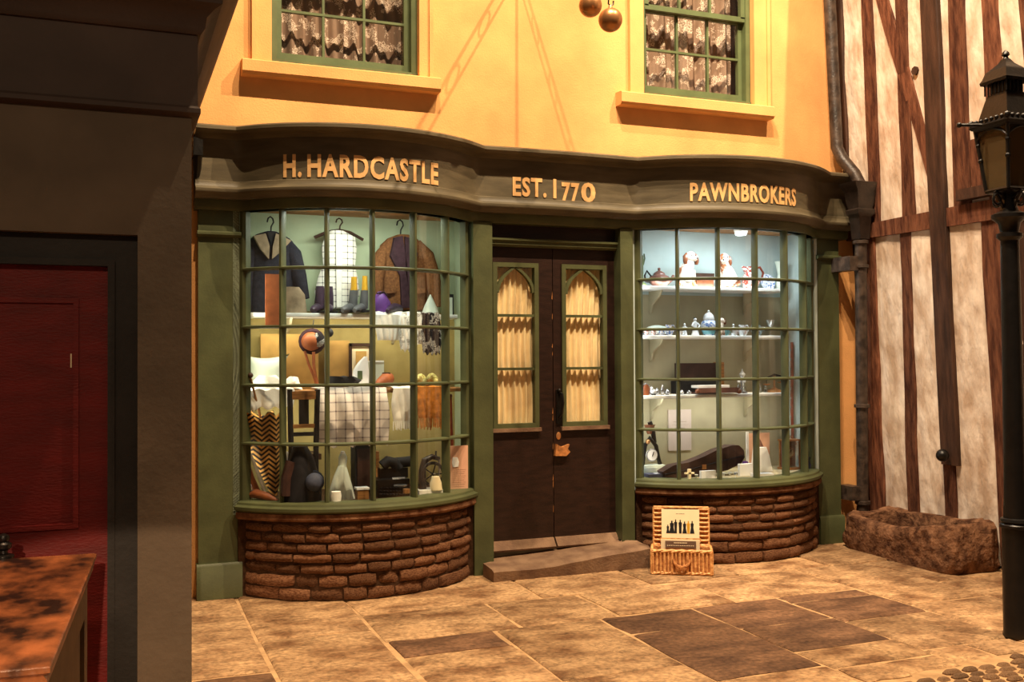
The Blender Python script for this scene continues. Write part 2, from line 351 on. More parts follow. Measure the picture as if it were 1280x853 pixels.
ORG = {}
def link(name, me_or_none, parent=None, world=(0, 0, 0)):
    o = bpy.data.objects.new(name, me_or_none); COL.objects.link(o)
    ORG[o.name] = Vector(world)
    if parent:
        o.parent = parent; o.location = Vector(world) - ORG[parent.name]
    else: o.location = world
    return o
def meshof(name, m, mt, org, smooth=True):
    me = bpy.data.meshes.new(name); ox, oy, oz = org
    me.from_pydata([(x - ox, y - oy, z - oz) for x, y, z in m.v], [], m.f)
    me.materials.append(MT[mt] if isinstance(mt, str) else mt)
    if smooth:
        me.polygons.foreach_set('use_smooth', [True] * len(me.polygons))
        me.set_sharp_from_angle(angle=math.radians(38))
    me.update(); return me
class T:
    """one thing: parts are gathered, then set down on what carries them"""
    def __init__(s, name, label=None, cat=None, group=None, kind=None):
        s.n, s.l, s.c, s.g, s.k, s.ps = name, label, cat, group, kind, []
    def part(s, name, mt, under=None, label=None, kind=None):
        m = M(); s.ps.append((name, m, mt, under, label, kind)); return m
    def one(s, mt): return s.part(s.n, mt)
    def tag(s, o):
        if s.l: o['label'] = s.l
        if s.c: o['category'] = s.c
        if s.g: o['group'] = s.g
        if s.k: o['kind'] = s.k
    def done(s, rest=None, smooth=True):
        vs = [v for p in s.ps for v in p[1].v]
        zs = min(v[2] for v in vs); xs = [v[0] for v in vs]; ys = [v[1] for v in vs]
        if rest is not None:
            d = rest - zs
            for p in s.ps: p[1].v = [(x, y, z + d) for x, y, z in p[1].v]
            zs = rest
        org = ((min(xs) + max(xs)) / 2, (min(ys) + max(ys)) / 2, zs)
        if len(s.ps) == 1 and s.ps[0][0] == s.n:
            o = link(s.n, meshof(s.n, s.ps[0][1], s.ps[0][2], org, smooth), None, org); s.tag(o); return o
        root = link(s.n, None, None, org); s.tag(root); made = {}
        for name, m, mt, under, label, kind in s.ps:
            o = link(name, meshof(name, m, mt, org, smooth), made[id(under)] if under is not None else root, org)
            made[id(m)] = o
            if label: o['label'] = label
            if kind: o['kind'] = kind
        s.root = root; s.made = made
        return root

def norms(pts):
    out = []
    for i, p in enumerate(pts):
        a, b = pts[max(i - 1, 0)], pts[min(i + 1, len(pts) - 1)]
        dx, dy = b[0] - a[0], b[1] - a[1]; l = math.hypot(dx, dy)
        out.append((p[0], p[1], dy / l, -dx / l))
    return out
def arcpts(x0, x1, sag, yb, n):
    h = (x1 - x0) / 2; r = (h * h + sag * sag) / (2 * sag); a = math.asin(h / r); cx, cy = (x0 + x1) / 2, yb - sag + r
    return [(cx + r * math.sin(-a + 2 * a * i / n), cy - r * math.cos(-a + 2 * a * i / n), math.sin(-a + 2 * a * i / n), -math.cos(-a + 2 * a * i / n)) for i in range(n + 1)]

# ------------------------------------------------------------------ floor
fl = T('floor', kind='structure')
fl.one('pavmortar').box(-4, 8, -9.5, 1.4, -0.2, -0.010)
floor = fl.done(rest=-0.2)
def slab(x0, x1, y0, y1, h, mt, name='flagstone', par=None, jit=0.011, j=0.0105):
    m = M(); x0 += j; x1 -= j; y0 += j; y1 -= j
    k = [(x0, y0), ((x0 * 2 + x1) / 3, y0), ((x0 + x1 * 2) / 3, y0), (x1, y0), (x1, (y0 + y1) / 2), (x1, y1), ((x0 + x1 * 2) / 3, y1), ((x0 * 2 + x1) / 3, y1), (x0, y1), (x0, (y0 + y1) / 2)]
    k = [(x + R.uniform(-jit, jit), y + R.uniform(-jit, jit)) for x, y in k]
    cx, cy = (x0 + x1) / 2, (y0 + y1) / 2
    b = min(0.014, (x1 - x0) / 5)
    def ins(p, d):
        dx, dy = cx - p[0], cy - p[1]; return (p[0] + d * (1 if dx > 0 else -1) * min(1, abs(dx) * 20), p[1] + d * (1 if dy > 0 else -1) * min(1, abs(dy) * 20))
    t1, t2 = R.uniform(-0.004, 0.004), R.uniform(-0.004, 0.004)
    m.rings([[(x, y, -0.05) for x, y in k], [(x, y, h - 0.008) for x, y in k],
             [(*ins(p, b), h + (p[0] - cx) * t1 + (p[1] - cy) * t2 + R.uniform(-0.002, 0.002)) for p in k]])
    o = link(name, meshof(name, m, mt, (cx, cy, 0), True), par or floor, (cx, cy, 0)); return o
# stones seen in the photograph: x0, x1, y0, y1, dark?
FL = [
    (0.0, 0.78, -0.46, 0.3, 0), (0.0, 0.78, -1.7, -0.46, 0), (0.0, 0.78, -2.4, -1.7, 1),
    (0.78, 1.445, -1.12, 0.1, 0), (0.78, 1.445, -2.3, -1.12, 0),
    (1.445, 2.68, -0.79, 0.1, 0), (1.445, 2.28, -1.42, -0.79, 0), (2.28, 2.93, -1.42, -0.79, 0),
    (2.68, 3.55, -0.79, 0.1, 0), (2.93, 3.8, -1.41, -0.79, 0), (3.55, 4.3, -0.72, 0.1, 0), (3.8, 4.78, -1.39, -0.72, 0), (4.3, 5.1, -0.72, 0.1, 0),
    (1.445, 2.09, -1.74, -1.42, 1), (1.445, 2.09, -2.75, -1.74, 0), (2.09, 2.785, -2.42, -1.42, 0), (2.09, 2.785, -3.1, -2.42, 0),
    (2.785, 3.445, -1.81, -1.41, 1), (2.785, 3.445, -2.71, -1.81, 1), (2.785, 3.445, -3.02, -2.71, 0),
    (3.445, 4.11, -1.95, -1.40, 1), (3.445, 4.11, -2.46, -1.95, 1), (3.445, 4.11, -2.78, -2.46, 0),
    (4.11, 4.765, -1.56, -1.39, 1), (4.11, 4.765, -2.055, -1.56, 1), (4.11, 4.765, -2.69, -2.055, 0),
    (4.78, 5.45, -1.88, -0.72, 0), (4.765, 5.45, -2.69, -1.88, 0), (5.1, 5.7, -0.72, 0.1, 0),
    (5.45, 6.25, -1.45, -0.72, 0), (5.7, 6.25, -0.72, 0.1, 0), (5.45, 6.25, -2.69, -1.45, 0), (5.9, 6.4, 0.1, 0.8, 0),
    (3.445, 3.75, -3.02, -2.78, 0), (3.75, 4.11, -2.98, -2.78, 0), (4.11, 4.4, -2.94, -2.69, 0), (4.4, 4.72, -2.92, -2.69, 0), (4.72, 5.1, -2.93, -2.69, 0), (5.1, 5.6, -2.93, -2.69, 0), (5.6, 6.25, -2.93, -2.69, 0),
]
for x0, x1, y0, y1, d in FL:
    slab(x0, x1, y0, y1, R.uniform(-0.003, 0.003), 'flagd' if d else 'flag')
for ci, (x0, x1, ys) in enumerate([(-3.0, -2.1, -3.2), (-2.1, -1.3, -3.2), (-1.3, -0.62, -3.2), (-0.62, 0.0, -0.2), (0.0, 0.78, -2.4), (0.78, 1.445, -2.3), (1.445, 2.09, -2.75), (2.09, 2.785, -3.1), (2.785, 3.4, -3.02)]):
    y = ys
    while y > -8.6:
        h = R.uniform(0.55, 1.2); slab(x0, x1, y - h, y, R.uniform(-0.003, 0.003), 'flag' if R.random() < 0.75 else 'flagd'); y -= h
# small rounded setts beyond the last course
def settmesh(sd):
    r = random.Random(sd); m = M(); n = 8
    k = [(math.copysign(abs(math.cos(t)) ** 0.55, math.cos(t)) * r.uniform(0.9, 1), math.copysign(abs(math.sin(t)) ** 0.55, math.sin(t)) * r.uniform(0.9, 1)) for t in [2 * math.pi * (i + .5) / n for i in range(n)]]
    m.rings([[(x, y, -0.03) for x, y in k], [(x, y, 0.0) for x, y in k], [(x * .72, y * .72, 0.012) for x, y in k], [(x * .2, y * .2, 0.016) for x, y in k]])
    return meshof('sett', m, 'sett', (0, 0, 0))
SM = [settmesh(i) for i in range(5)]
y = -2.95
while y > -4.4:
    d = R.uniform(0.062, 0.075); x = 3.42 + R.uniform(0, 0.06)
    while x < 5.6 and (y > -3.9 or x > 4.2):
        w = R.uniform(0.085, 0.13)
        if (x + y * 0.0) > 3.42 and not (x < 4.42 and y > -3.0) and not (x < 3.8 and y > -3.05):
            o = link('sett', SM[R.randrange(5)], floor, (x + w / 2, y - d / 2, -0.006 + R.uniform(-0.004, 0.003)))
            o.scale = (w / 2 - 0.010, d / 2 - 0.008, 1)
        x += w
    y -= d

# ------------------------------------------------------------------ ochre wall with two sash windows above the shop
YW = 0.10
def wpx(px0, py, px1, y=YW):
    return A(px0, py, y).x, A(px1, py, y).x, A((px0 + px1) / 2, py, y).z
WIN = [dict(o0=A(339, 80, YW).x, o1=A(523, 92, YW).x, z0=3.655, a0=A(314, 80, YW).x, a1=A(540, 97, YW).x, s0=0.83, s1=2.24),
       dict(o0=A(803, 110, YW).x, o1=A(941, 130, YW).x, z0=3.70, a0=A(785, 110, YW).x, a1=A(960, 140, YW).x, s0=3.72, s1=5.16)]
ZT, WT = 5.15, 5.9
bw = T('wall_back', kind='structure')
m = bw.one('yellow')
XL, XR = 0.28, 6.0
xs = [XL, WIN[0]['o0'], WIN[0]['o1'], WIN[1]['o0'], WIN[1]['o1'], XR]
for i in (0, 2, 4): m.box(xs[i], xs[i + 1], YW, YW + 0.14, 3.0, WT)
for i, w in ((1, WIN[0]), (3, WIN[1])):
    m.box(xs[i], xs[i + 1], YW, YW + 0.14, 3.0, w['z0']); m.box(xs[i], xs[i + 1], YW, YW + 0.14, ZT, WT)
m.box(XL, 0.56, YW, YW + 0.14, 0, 3.0); m.box(5.80, 6.17, YW, YW + 0.14, 0, 3.0)
wall_back = bw.done()
for k, w in enumerate(WIN):
    t = T('trim_%d' % (k + 1), kind='structure')
    a = t.part('architrave', 'yellow')
    for x0, x1 in ((w['a0'], w['o0']), (w['o1'], w['a1'])):
        a.box(x0, x1, YW - 0.028, YW, w['z0'] - 0.005, ZT + 0.12)
        a.box(*( (x0, x0 + 0.03) if x0 == w['a0'] else (x1 - 0.03, x1)), YW - 0.042, YW - 0.028, w['z0'] - 0.005, ZT + 0.12)
    a.box(w['o0'], w['o1'], YW - 0.028, YW, ZT, ZT + 0.12)
    s = t.part('window_sill', 'yellow')
    z = w['z0']; s.sweep([(w['s0'], YW, 0, -1), (w['s1'], YW, 0, -1)], [(0, z - 0.115), (0.085, z - 0.115), (0.105, z - 0.095), (0.105, z - 0.02), (0.095, z - 0.012), (-0.05, z)])
    t.done()
    # the sash window itself
    t = T('window_%d' % (k + 3), 'green sash window with lace curtains', kind='structure'); t.l = None
    x0, x1, z0 = w['o0'], w['o1'], w['z0']
    fr = t.part('window_frame', 'sash')
    yb = YW + 0.03
    fr.box(x0, x0 + 0.045, yb, yb + 0.1, z0, ZT); fr.box(x1 - 0.045, x1, yb, yb + 0.1, z0, ZT); fr.box(x0, x1, yb - 0.01, yb + 0.1, z0, z0 + 0.04); fr.box(x0, x1, yb, yb + 0.1, ZT - 0.05, ZT)
    zm = (z0 + ZT) / 2 + (0.02 if k else 0.0)
    X0, X1 = x0 + 0.045, x1 - 0.045
    lo = t.part('sash', 'sash'); ys = yb + 0.055
    lo.box(X0, X0 + 0.04, ys, ys + 0.04, z0 + 0.04, zm); lo.box(X1 - 0.04, X1, ys, ys + 0.04, z0 + 0.04, zm); lo.box(X0 + .04, X1 - .04, ys, ys + 0.04, z0 + 0.04, z0 + 0.105); lo.box(X0 + .04, X1 - .04, ys, ys + 0.04, zm - 0.035, zm)
    up = t.part('sash', 'sash'); yu = yb + 0.01
    up.box(X0, X0 + 0.04, yu, yu + 0.04, zm, ZT - 0.05); up.box(X1 - 0.04, X1, yu, yu + 0.04, zm, ZT - 0.05); up.box(X0, X1, yu, yu + 0.04, zm - 0.03, zm + 0.012); up.box(X0, X1, yu, yu + 0.04, ZT - 0.1, ZT - 0.05)
    for sash, y, a0, a1 in ((lo, ys, z0 + 0.105, zm - 0.035), (up, yu, zm + 0.012, ZT - 0.1)):
        g0, g1 = X0 + 0.04, X1 - 0.04
        for i in (1, 2):
            x = g0 + (g1 - g0) * i / 3; t.part('muntin', 'sash', under=sash).box(x - 0.009, x + 0.009, y + 0.005, y + 0.035, a0, a1)
        zc = (a0 + a1) / 2; t.part('muntin', 'sash', under=sash).box(g0, g1, y + 0.003, y + 0.033, zc - 0.009, zc + 0.009)
        for i in range(3):
            for j in range(2):
                xa, xb = g0 + (g1 - g0) * i / 3 + 0.009, g0 + (g1 - g0) * (i + 1) / 3 - 0.009
                za, zb = (a0, zc - 0.009) if j == 0 else (zc + 0.009, a1)
                t.part('pane', 'pane', under=sash).box(xa, xb, y + 0.016, y + 0.020, za, zb)
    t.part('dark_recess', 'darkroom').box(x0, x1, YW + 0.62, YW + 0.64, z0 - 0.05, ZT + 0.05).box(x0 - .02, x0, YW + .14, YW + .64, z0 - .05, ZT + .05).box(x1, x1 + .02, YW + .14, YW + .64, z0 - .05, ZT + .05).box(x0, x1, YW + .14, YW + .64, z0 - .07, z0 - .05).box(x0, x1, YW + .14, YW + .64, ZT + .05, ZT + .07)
    t.done()
    ph = 1.3 * k
    for side in (0, 1):
        c0, c1 = (X0 - 0.0, (X0 + X1) / 2 + 0.02) if side == 0 else ((X0 + X1) / 2 - 0.02, X1)
        c = T('lace_curtain', '%s lace curtain inside the %s upper window' % (('left half of the figured', 'right half of the figured')[side], ('left', 'right')[k]), 'curtain', 'lace curtains upstairs')
        c.one('lace').sheet(lambda u, v: (c0 + (c1 - c0) * u, YW + 0.235 + 0.02 * side + 0.020 * math.sin(u * 17 + ph + side) + 0.014 * math.sin(u * 41 + v * 3), z0 + 0.05 + (ZT - z0 - 0.1) * v - 0.05 * (1 - v) * abs(math.sin(u * 8.5 + ph))), 56, 14)
        c.done()

# ------------------------------------------------------------------ bow windows
BAY = [dict(x0=0.83, x1=2.45, s=0.40, yb=0.03), dict(x0=3.86, x1=5.55, s=0.40, yb=0.03)]
GZ0, GZ1 = 0.635, 2.60
def poly_rect(o0, o1, z0, z1): return [(o0, z0), (o1, z0), (o1, z1), (o0, z1)]
def skew(px, py, ang, m, c):
    pass
BR = []
def brickmesh(sd):
    r = random.Random(sd); m = M(); nx, nz = 6, 4; g = []
    for j in range(nz):
        for i in range(nx):
            u, v = i / (nx - 1), j / (nz - 1)
            ed = (i in (0, nx - 1)) or (j in (0, nz - 1)); co = (i in (0, nx - 1)) and (j in (0, nz - 1))
            uu = 0.5 + (u - 0.5) * (1.0 if not ed else 0.99)
            g.append(((uu - 0.5) + r.uniform(-.012, .012), (0.012 if ed else 0.0) + (0.010 if co else 0) + r.uniform(-0.006, 0.006), (v - 0.5) * (0.90 if co else 1) + r.uniform(-.06, .06)))
    fs = [(j * nx + i, j * nx + i + 1, (j + 1) * nx + i + 1, (j + 1) * nx + i) for j in range(nz - 1) for i in range(nx - 1)]
    ed = list(range(nx)) + [j * nx + nx - 1 for j in range(1, nz)] + [(nz - 1) * nx + i for i in range(nx - 2, -1, -1)] + [j * nx for j in range(nz - 2, 0, -1)]
    b = len(g); g += [(g[e][0] * 1.01, 0.10, g[e][2] * 1.02) for e in ed]
    fs += [(ed[(i + 1) % len(ed)], ed[i], b + i, b + (i + 1) % len(ed)) for i in range(len(ed))]
    m.add(g, fs)
    me = meshof('brick', m, 'brick', (0, 0, 0)); me.set_sharp_from_angle(angle=math.radians(75)); return me
BM = [brickmesh(i) for i in range(8)]
def bay_base(k, b):
    t = T('wall_%s_bay' % ('left', 'right')[k], kind='structure')
    pts = arcpts(b['x0'], b['x1'], b['s'] + 0.02, 0.0, 24)
    t.one('mortar').sweep(pts, poly_rect(-0.20, -0.022, 0.0, 0.54)).box(b['x0'] - 0.03, b['x0'] + 0.05, 0.01, 0.10, 0, 0.54).box(b['x1'] - 0.05, b['x1'] + 0.03, 0.01, 0.10, 0, 0.54)
    o = t.done()
    h = (b['x1'] - b['x0']) / 2; sg = b['s'] + 0.02; r = (h * h + sg * sg) / (2 * sg); am = math.asin(h / r); cx = (b['x0'] + b['x1']) / 2; cy = -sg + r
    z = 0.004
    for row, hh in enumerate([0.088, 0.086, 0.072, 0.066, 0.068, 0.064, 0.062]):
        a = -am + 0.002; first = True
        while a < am - 0.02:
            w = R.uniform(0.15, 0.30) * (0.6 if first and row % 2 else 1); first = False
            if a + w / r > am - 0.07: w = (am - a) * r
            ac = a + w / r / 2; rr = r + R.uniform(-0.014, 0.010)
            hz = hh * R.uniform(0.9, 1.0)
            p = (cx + rr * math.sin(ac), cy - rr * math.cos(ac), z + hz / 2)
            q = link('brick', BM[R.randrange(8)], o, p)
            q.rotation_euler = (R.uniform(-.04, .04), R.uniform(-.03, .03), ac); q.scale = (w - 0.013, 1, hz - 0.011)
            a += w / r
        z += hh
    return o
def bow_window(k, b):
    t = T('window_%d' % (k + 1), kind='structure')
    pts = arcpts(b['x0'], b['x1'], b['s'], b['yb'], 36)
    sl = t.part('sill', 'green')
    sl.sweep(pts, [(-0.10, 0.575), (0.055, 0.575), (0.075, 0.59), (0.075, 0.61), (0.05, 0.622), (0.045, 0.636), (0.02, 0.645), (-0.10, 0.645)])
    t.part('ledge', 'brick', label='brown stone ledge under the green sill').sweep(pts, [(-0.12, 0.525), (0.05, 0.525), (0.062, 0.54), (0.058, 0.572), (-0.12, 0.574)])
    t.part('head', 'green').sweep(pts, [(-0.07, GZ1), (0.012, GZ1), (0.025, GZ1 + 0.02), (0.025, GZ1 + 0.10), (-0.07, GZ1 + 0.10)])
    mp = arcpts(b['x0'], b['x1'], b['s'], b['yb'], 6)
    for i, (x, y, nx, ny) in enumerate(mp):
        w = 0.028 if i in (0, 6) else 0.015
        m = t.part('stile' if i in (0, 6) else 'mullion', 'green')
        tx, ty = -ny, nx
        fr = [(-w, -0.052), (w, -0.052), (w, -0.008), (w * .45, 0.008), (-w * .45, 0.008), (-w, -0.008)]
        m.rings([[(x + tx * a + nx * o, y + ty * a + ny * o, z) for a, o in fr] for z in (0.64, GZ1)])
    zs = [GZ0 + (GZ1 - GZ0) * j / 5 for j in range(6)]
    for j in range(1, 5):
        z = zs[j]; t.part('glazing_bar', 'green').sweep(pts, [(-0.05, z - 0.011), (-0.006, z - 0.011), (0.012, z - 0.005), (0.012, z + 0.005), (-0.006, z + 0.011), (-0.05, z + 0.011)])
    pp = arcpts(b['x0'], b['x1'], b['s'], b['yb'], 18)
    for i in range(6):
        for j in range(5):
            t.part('pane', 'pane').sweep(pp[i * 3:i * 3 + 4], poly_rect(-0.030, -0.027, zs[j] + (0.008), zs[j + 1] - 0.008))
    return t.done()
def alcove(k, b):
    """the display space behind each bow"""
    yb = 0.50 if k == 0 else 0.44
    x0, x1 = b['x0'] - 0.02, b['x1'] + (0.05 if k == 0 else 0.02)
    t = T('wall_%s_display' % ('left', 'right')[k], kind='structure')
    bk = t.part('back_panel', 'alcgreen' if k == 0 else 'alcblue')
    zsh = 1.95 if k == 0 else 2.12
    bk.box(x0, x1, yb, yb + 0.04, zsh, 2.72)
    t.part('back_panel', 'alctan' if k == 0 else 'alcgrey').box(x0, x1, yb, yb + 0.04, 0.55, zsh)
    for x, a in ((x0 - 0.04, x0), (x1, x1 + 0.04)):
        t.part('cheek', 'alcgreen' if k == 0 else 'alcblue').box(x, a, 0.03, yb + 0.04, 0.55, 2.72)
    c = arcpts(b['x0'] + 0.03, b['x1'] - 0.03, b['s'] - 0.03, b['yb'], 16)
    poly = [(x0, yb + .04), (x0, 0.06)] + [(p[0], p[1] + 0.04) for p in c] + [(x1, 0.06), (x1, yb + .04)]
    def plate(nm, mt, za, zb):
        m = t.part(nm, mt); n = len(poly)
        m.add([(x, y, za) for x, y in poly] + [(x, y, zb) for x, y in poly], [tuple(range(n))[::-1], tuple(range(n, 2 * n))] + [(i, (i + 1) % n, (i + 1) % n + n, i + n) for i in range(n)])
    plate('soffit', 'alcwood', 2.665, 2.70); plate('display_floor', 'darkwood' if k == 0 else 'alcgrey', 0.60, 0.632)
    return t.done()
MT['alcgrey'] = mat('grey_straw_distemper', S(172, 162, 132), 0.9, 0.1, 5, 0.1, 60, spec=0.05)
for k, b in enumerate(BAY):
    bay_base(k, b); bow_window(k, b); alcove(k, b)

# ------------------------------------------------------------------ fascia following both bows
def fascia_path():
    p = []
    p += [(0.52 + (0.80 - 0.52) * i / 4, 0.0) for i in range(5)]
    p += [(x, y) for x, y, _, _ in arcpts(0.83, 2.47, 0.36, 0.0, 26)]
    p += [(2.52 + (3.80 - 2.52) * i / 12, -0.02 * math.sin(math.pi * i / 12)) for i in range(13)]
    p += [(x, y) for x, y, _, _ in arcpts(3.84, 5.56, 0.36, 0.0, 26)]
    p += [(5.60 + (5.90 - 5.60) * i / 4, 0.0) for i in range(5)]
    # even spacing, then round off the inner corners a little
    out = [p[0]]; step = 0.035
    d = 0.0
    for a, b in zip(p, p[1:]):
        l = math.hypot(b[0] - a[0], b[1] - a[1]); s = step - d
        while s <= l:
            out.append((a[0] + (b[0] - a[0]) * s / l, a[1] + (b[1] - a[1]) * s / l)); s += step
        d = l - (s - step)
    out.append(p[-1])
    for _ in range(3):
        out = [out[0]] + [tuple((out[i - 1][c] + 2 * out[i][c] + out[i + 1][c]) / 4 for c in (0, 1)) for i in range(1, len(out) - 1)] + [out[-1]]
    return out
FP = norms(fascia_path())
t = T('shop_fascia', 'long olive-brown shop fascia with gilt lettering, curving over both bow windows', 'shop sign')
t.part('signboard', 'darkgreen').sweep(FP, [(-0.05, 2.70), (0.035, 2.70), (0.035, 3.10), (-0.05, 3.10)])
t.part('cornice', 'darkgreen').sweep(FP, [(-0.05, 3.07), (0.036, 3.07), (0.055, 3.085), (0.085, 3.095), (0.125, 3.10), (0.14, 3.115), (0.14, 3.135), (0.12, 3.148), (-0.05, 3.158)])
t.part('lower_moulding', 'darkgreen').sweep(FP, [(-0.05, 2.67), (0.05, 2.67), (0.062, 2.685), (0.085, 2.70), (0.092, 2.715), (0.092, 2.73), (0.07, 2.742), (0.058, 2.76), (0.056, 2.782), (0.036, 2.79), (-0.05, 2.79)])
t.part('architrave', 'green').sweep(FP, [(-0.10, 2.60), (0.0, 2.60), (0.012, 2.62), (0.012, 2.67), (-0.10, 2.67)])
lf = t.part('lead_flat', 'darkgreen'); q_ = [(x, y + 0.04) for x, y, _, _ in FP if y < 0.05]; q_ = [(q_[0][0], YW)] + q_ + [(q_[-1][0], YW)]; n_ = len(q_)
lf.add([(x, y, 3.12) for x, y in q_] + [(x, y, 3.15) for x, y in q_], [tuple(range(n_))[::-1], tuple(range(n_, 2 * n_))] + [(i, (i + 1) % n_, (i + 1) % n_ + n_, i + n_) for i in range(n_)])
cum = [0.0]
for a, b in zip(FP, FP[1:]): cum.append(cum[-1] + math.hypot(b[0] - a[0], b[1] - a[1]))
def path_at_x(x):
    for i in range(len(FP) - 1):
        if FP[i][0] <= x <= FP[i + 1][0]:
            f = (x - FP[i][0]) / (FP[i + 1][0] - FP[i][0]); return cum[i] + f * (cum[i + 1] - cum[i])
def path_pt(s):
    for i in range(len(FP) - 1):
        if cum[i] <= s <= cum[i + 1]:
            f = (s - cum[i]) / (cum[i + 1] - cum[i]); a, b = FP[i], FP[i + 1]
            return [a[c] * (1 - f) + b[c] * f for c in range(4)]
    return list(FP[-1])
def px_to_x(px, py):
    """where a sight line meets the face of the signboard"""
    pv = None
    for x, y, nx, ny in FP:
        d = ray(px, py); e = x - (EYE.x + d.x * (y - 0.037 - EYE.y) / d.y)
        if pv and pv[0] <= 0 < e: return pv[1] + (x - pv[1]) * (-pv[0]) / (e - pv[0])
        pv = (e, x)
    return pv[1]
def glyphs(txt):
    cu = bpy.data.curves.new('txt', 'FONT'); cu.body = txt; cu.size = 1.0; cu.extrude = 0.0; cu.offset = 0.032; cu.resolution_u = 3; cu.space_character = 1.12
    o = bpy.data.objects.new('txt', cu); COL.objects.link(o)
    dg = bpy.context.evaluated_depsgraph_get(); dg.update()
    me = bpy.data.meshes.new_from_object(o.evaluated_get(dg)); v = [tuple(p.co) for p in me.vertices]; f = [tuple(p.vertices) for p in me.polygons]
    bpy.data.objects.remove(o); bpy.data.curves.remove(cu); bpy.data.meshes.remove(me)
    return v, f
def sign_text(m, txt, px0, px1, py, z0, z1):
    v, f = glyphs(txt)
    ax, bx = min(p[0] for p in v), max(p[0] for p in v); ay, by = min(p[1] for p in v), max(p[1] for p in v)
    s0, s1 = path_at_x(px_to_x(px0, py)), path_at_x(px_to_x(px1, py)); n = len(v); vs = []
    for o in (0.0405, 0.0345):
        for p in v:
            q = path_pt(s0 + (s1 - s0) * (p[0] - ax) / (bx - ax)); vs.append((q[0] + q[2] * o, q[1] + q[3] * o, z0 + (z1 - z0) * (p[1] - ay) / (by - ay)))
    ec = {}
    for q in f:
        for a, b in zip(q, q[1:] + q[:1]): ec[(a, b)] = 1
    fs = list(f) + [tuple(i + n for i in q[::-1]) for q in f] + [(b, a, a + n, b + n) for (a, b) in ec if (b, a) not in ec]
    m.add(vs, fs)
m = t.part('lettering', 'gold'); sign_text(m, 'H.', 358, 380, 209, 2.80, 2.955); sign_text(m, 'HARDCASTLE', 387, 545, 209, 2.80, 2.955)
m = t.part('lettering', 'gold')
sign_text(m, 'EST.', 641, 683, 232, 2.80, 2.945); sign_text(m, 'I', 691.5, 695.2, 232, 2.80, 2.945); sign_text(m, '77', 702, 724, 234, 2.775, 2.925); sign_text(m, '0', 726, 744, 234, 2.785, 2.935)
sign_text(t.part('lettering', 'gold'), 'PAWNBROKERS', 865, 993, 235, 2.80, 2.945)
t.done()

# ------------------------------------------------------------------ pilasters
def pilaster(x0, x1, label, yf=0.0, plinth=True, cap=True, flat=0.0):
    t = T('pilaster', label, 'pilaster')
    t.part('shaft', 'green').box(x0, x1, yf + 0.03, YW - 0.001, 0.0, 2.60)
    if plinth:
        t.part('plinth', 'green').sweep([(x0 - 0.012, yf + 0.03, 0, -1), (x1 + 0.012, yf + 0.03, 0, -1)], [(-0.06, 0), (0.035, 0), (0.035, 0.215), (0.02, 0.235), (-0.06, 0.235)])
    if cap:
        t.part('capital', 'green').sweep([(x0 - 0.008, yf + 0.03, 0, -1), (x1 + 0.008, yf + 0.03, 0, -1)], [(-0.06, 2.42), (0.012, 2.42), (0.03, 2.435), (0.03, 2.45), (0.012, 2.46), (-0.06, 2.46)])
    return t.done(rest=0.0)
pilaster(0.545, 0.815, 'plain olive-green pilaster with a plinth, left of the left bow window')
pilaster(5.60, 5.83, 'plain olive-green pilaster with a plinth, right of the right bow window')
pilaster(2.475, 2.625, 'narrow green door post between the left bow window and the doors', yf=-0.05, plinth=False, cap=False)
pilaster(3.69, 3.80, 'narrow green door post between the doors and the right bow window', yf=-0.05, plinth=False, cap=False)
c = T('console_bracket', 'small dark scrolled console at the left end of the fascia', 'bracket')
m = c.one('iron'); m.prism([(0.5, 2.93), (0.56, 2.93), (0.56, 3.03), (0.5, 3.05)], -0.16, 0.02); m.tube([(0.53, -0.12, 2.95), (0.53, -0.07, 2.86), (0.53, -0.01, 2.80), (0.53, 0.0, 2.72)], [0.032, 0.028, 0.02, 0.012], 8)
c.done()

# ------------------------------------------------------------------ double doors
DY = 0.09
DX0, DX1 = A(609, 500, DY).x, A(771, 500, DY).x
t = T('doorway_1', kind='structure'); t.n = 'trim_3'
jm = t.part('door_jamb', 'green'); jm.box(2.56, DX0, DY - 0.03, DY + 0.10, 0.0, 2.60); jm.box(DX1, 3.74, DY - 0.03, DY + 0.10, 0.0, 2.60)
t.part('transom_panel', 'door').box(DX0, DX1, DY - 0.02, DY + 0.05, 2.50, 2.62)
tr = t.part('transom_rail', 'green'); tr.sweep([(DX0, DY - 0.02, 0, -1), (DX1, DY - 0.02, 0, -1)], [(-0.06, 2.435), (0.02, 2.435), (0.035, 2.45), (0.035, 2.47), (0.05, 2.48), (0.05, 2.495), (-0.06, 2.505)])
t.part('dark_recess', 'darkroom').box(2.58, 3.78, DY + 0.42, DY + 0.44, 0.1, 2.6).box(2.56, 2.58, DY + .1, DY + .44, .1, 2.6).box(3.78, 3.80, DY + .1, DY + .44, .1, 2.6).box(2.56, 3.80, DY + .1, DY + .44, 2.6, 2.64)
t.done()
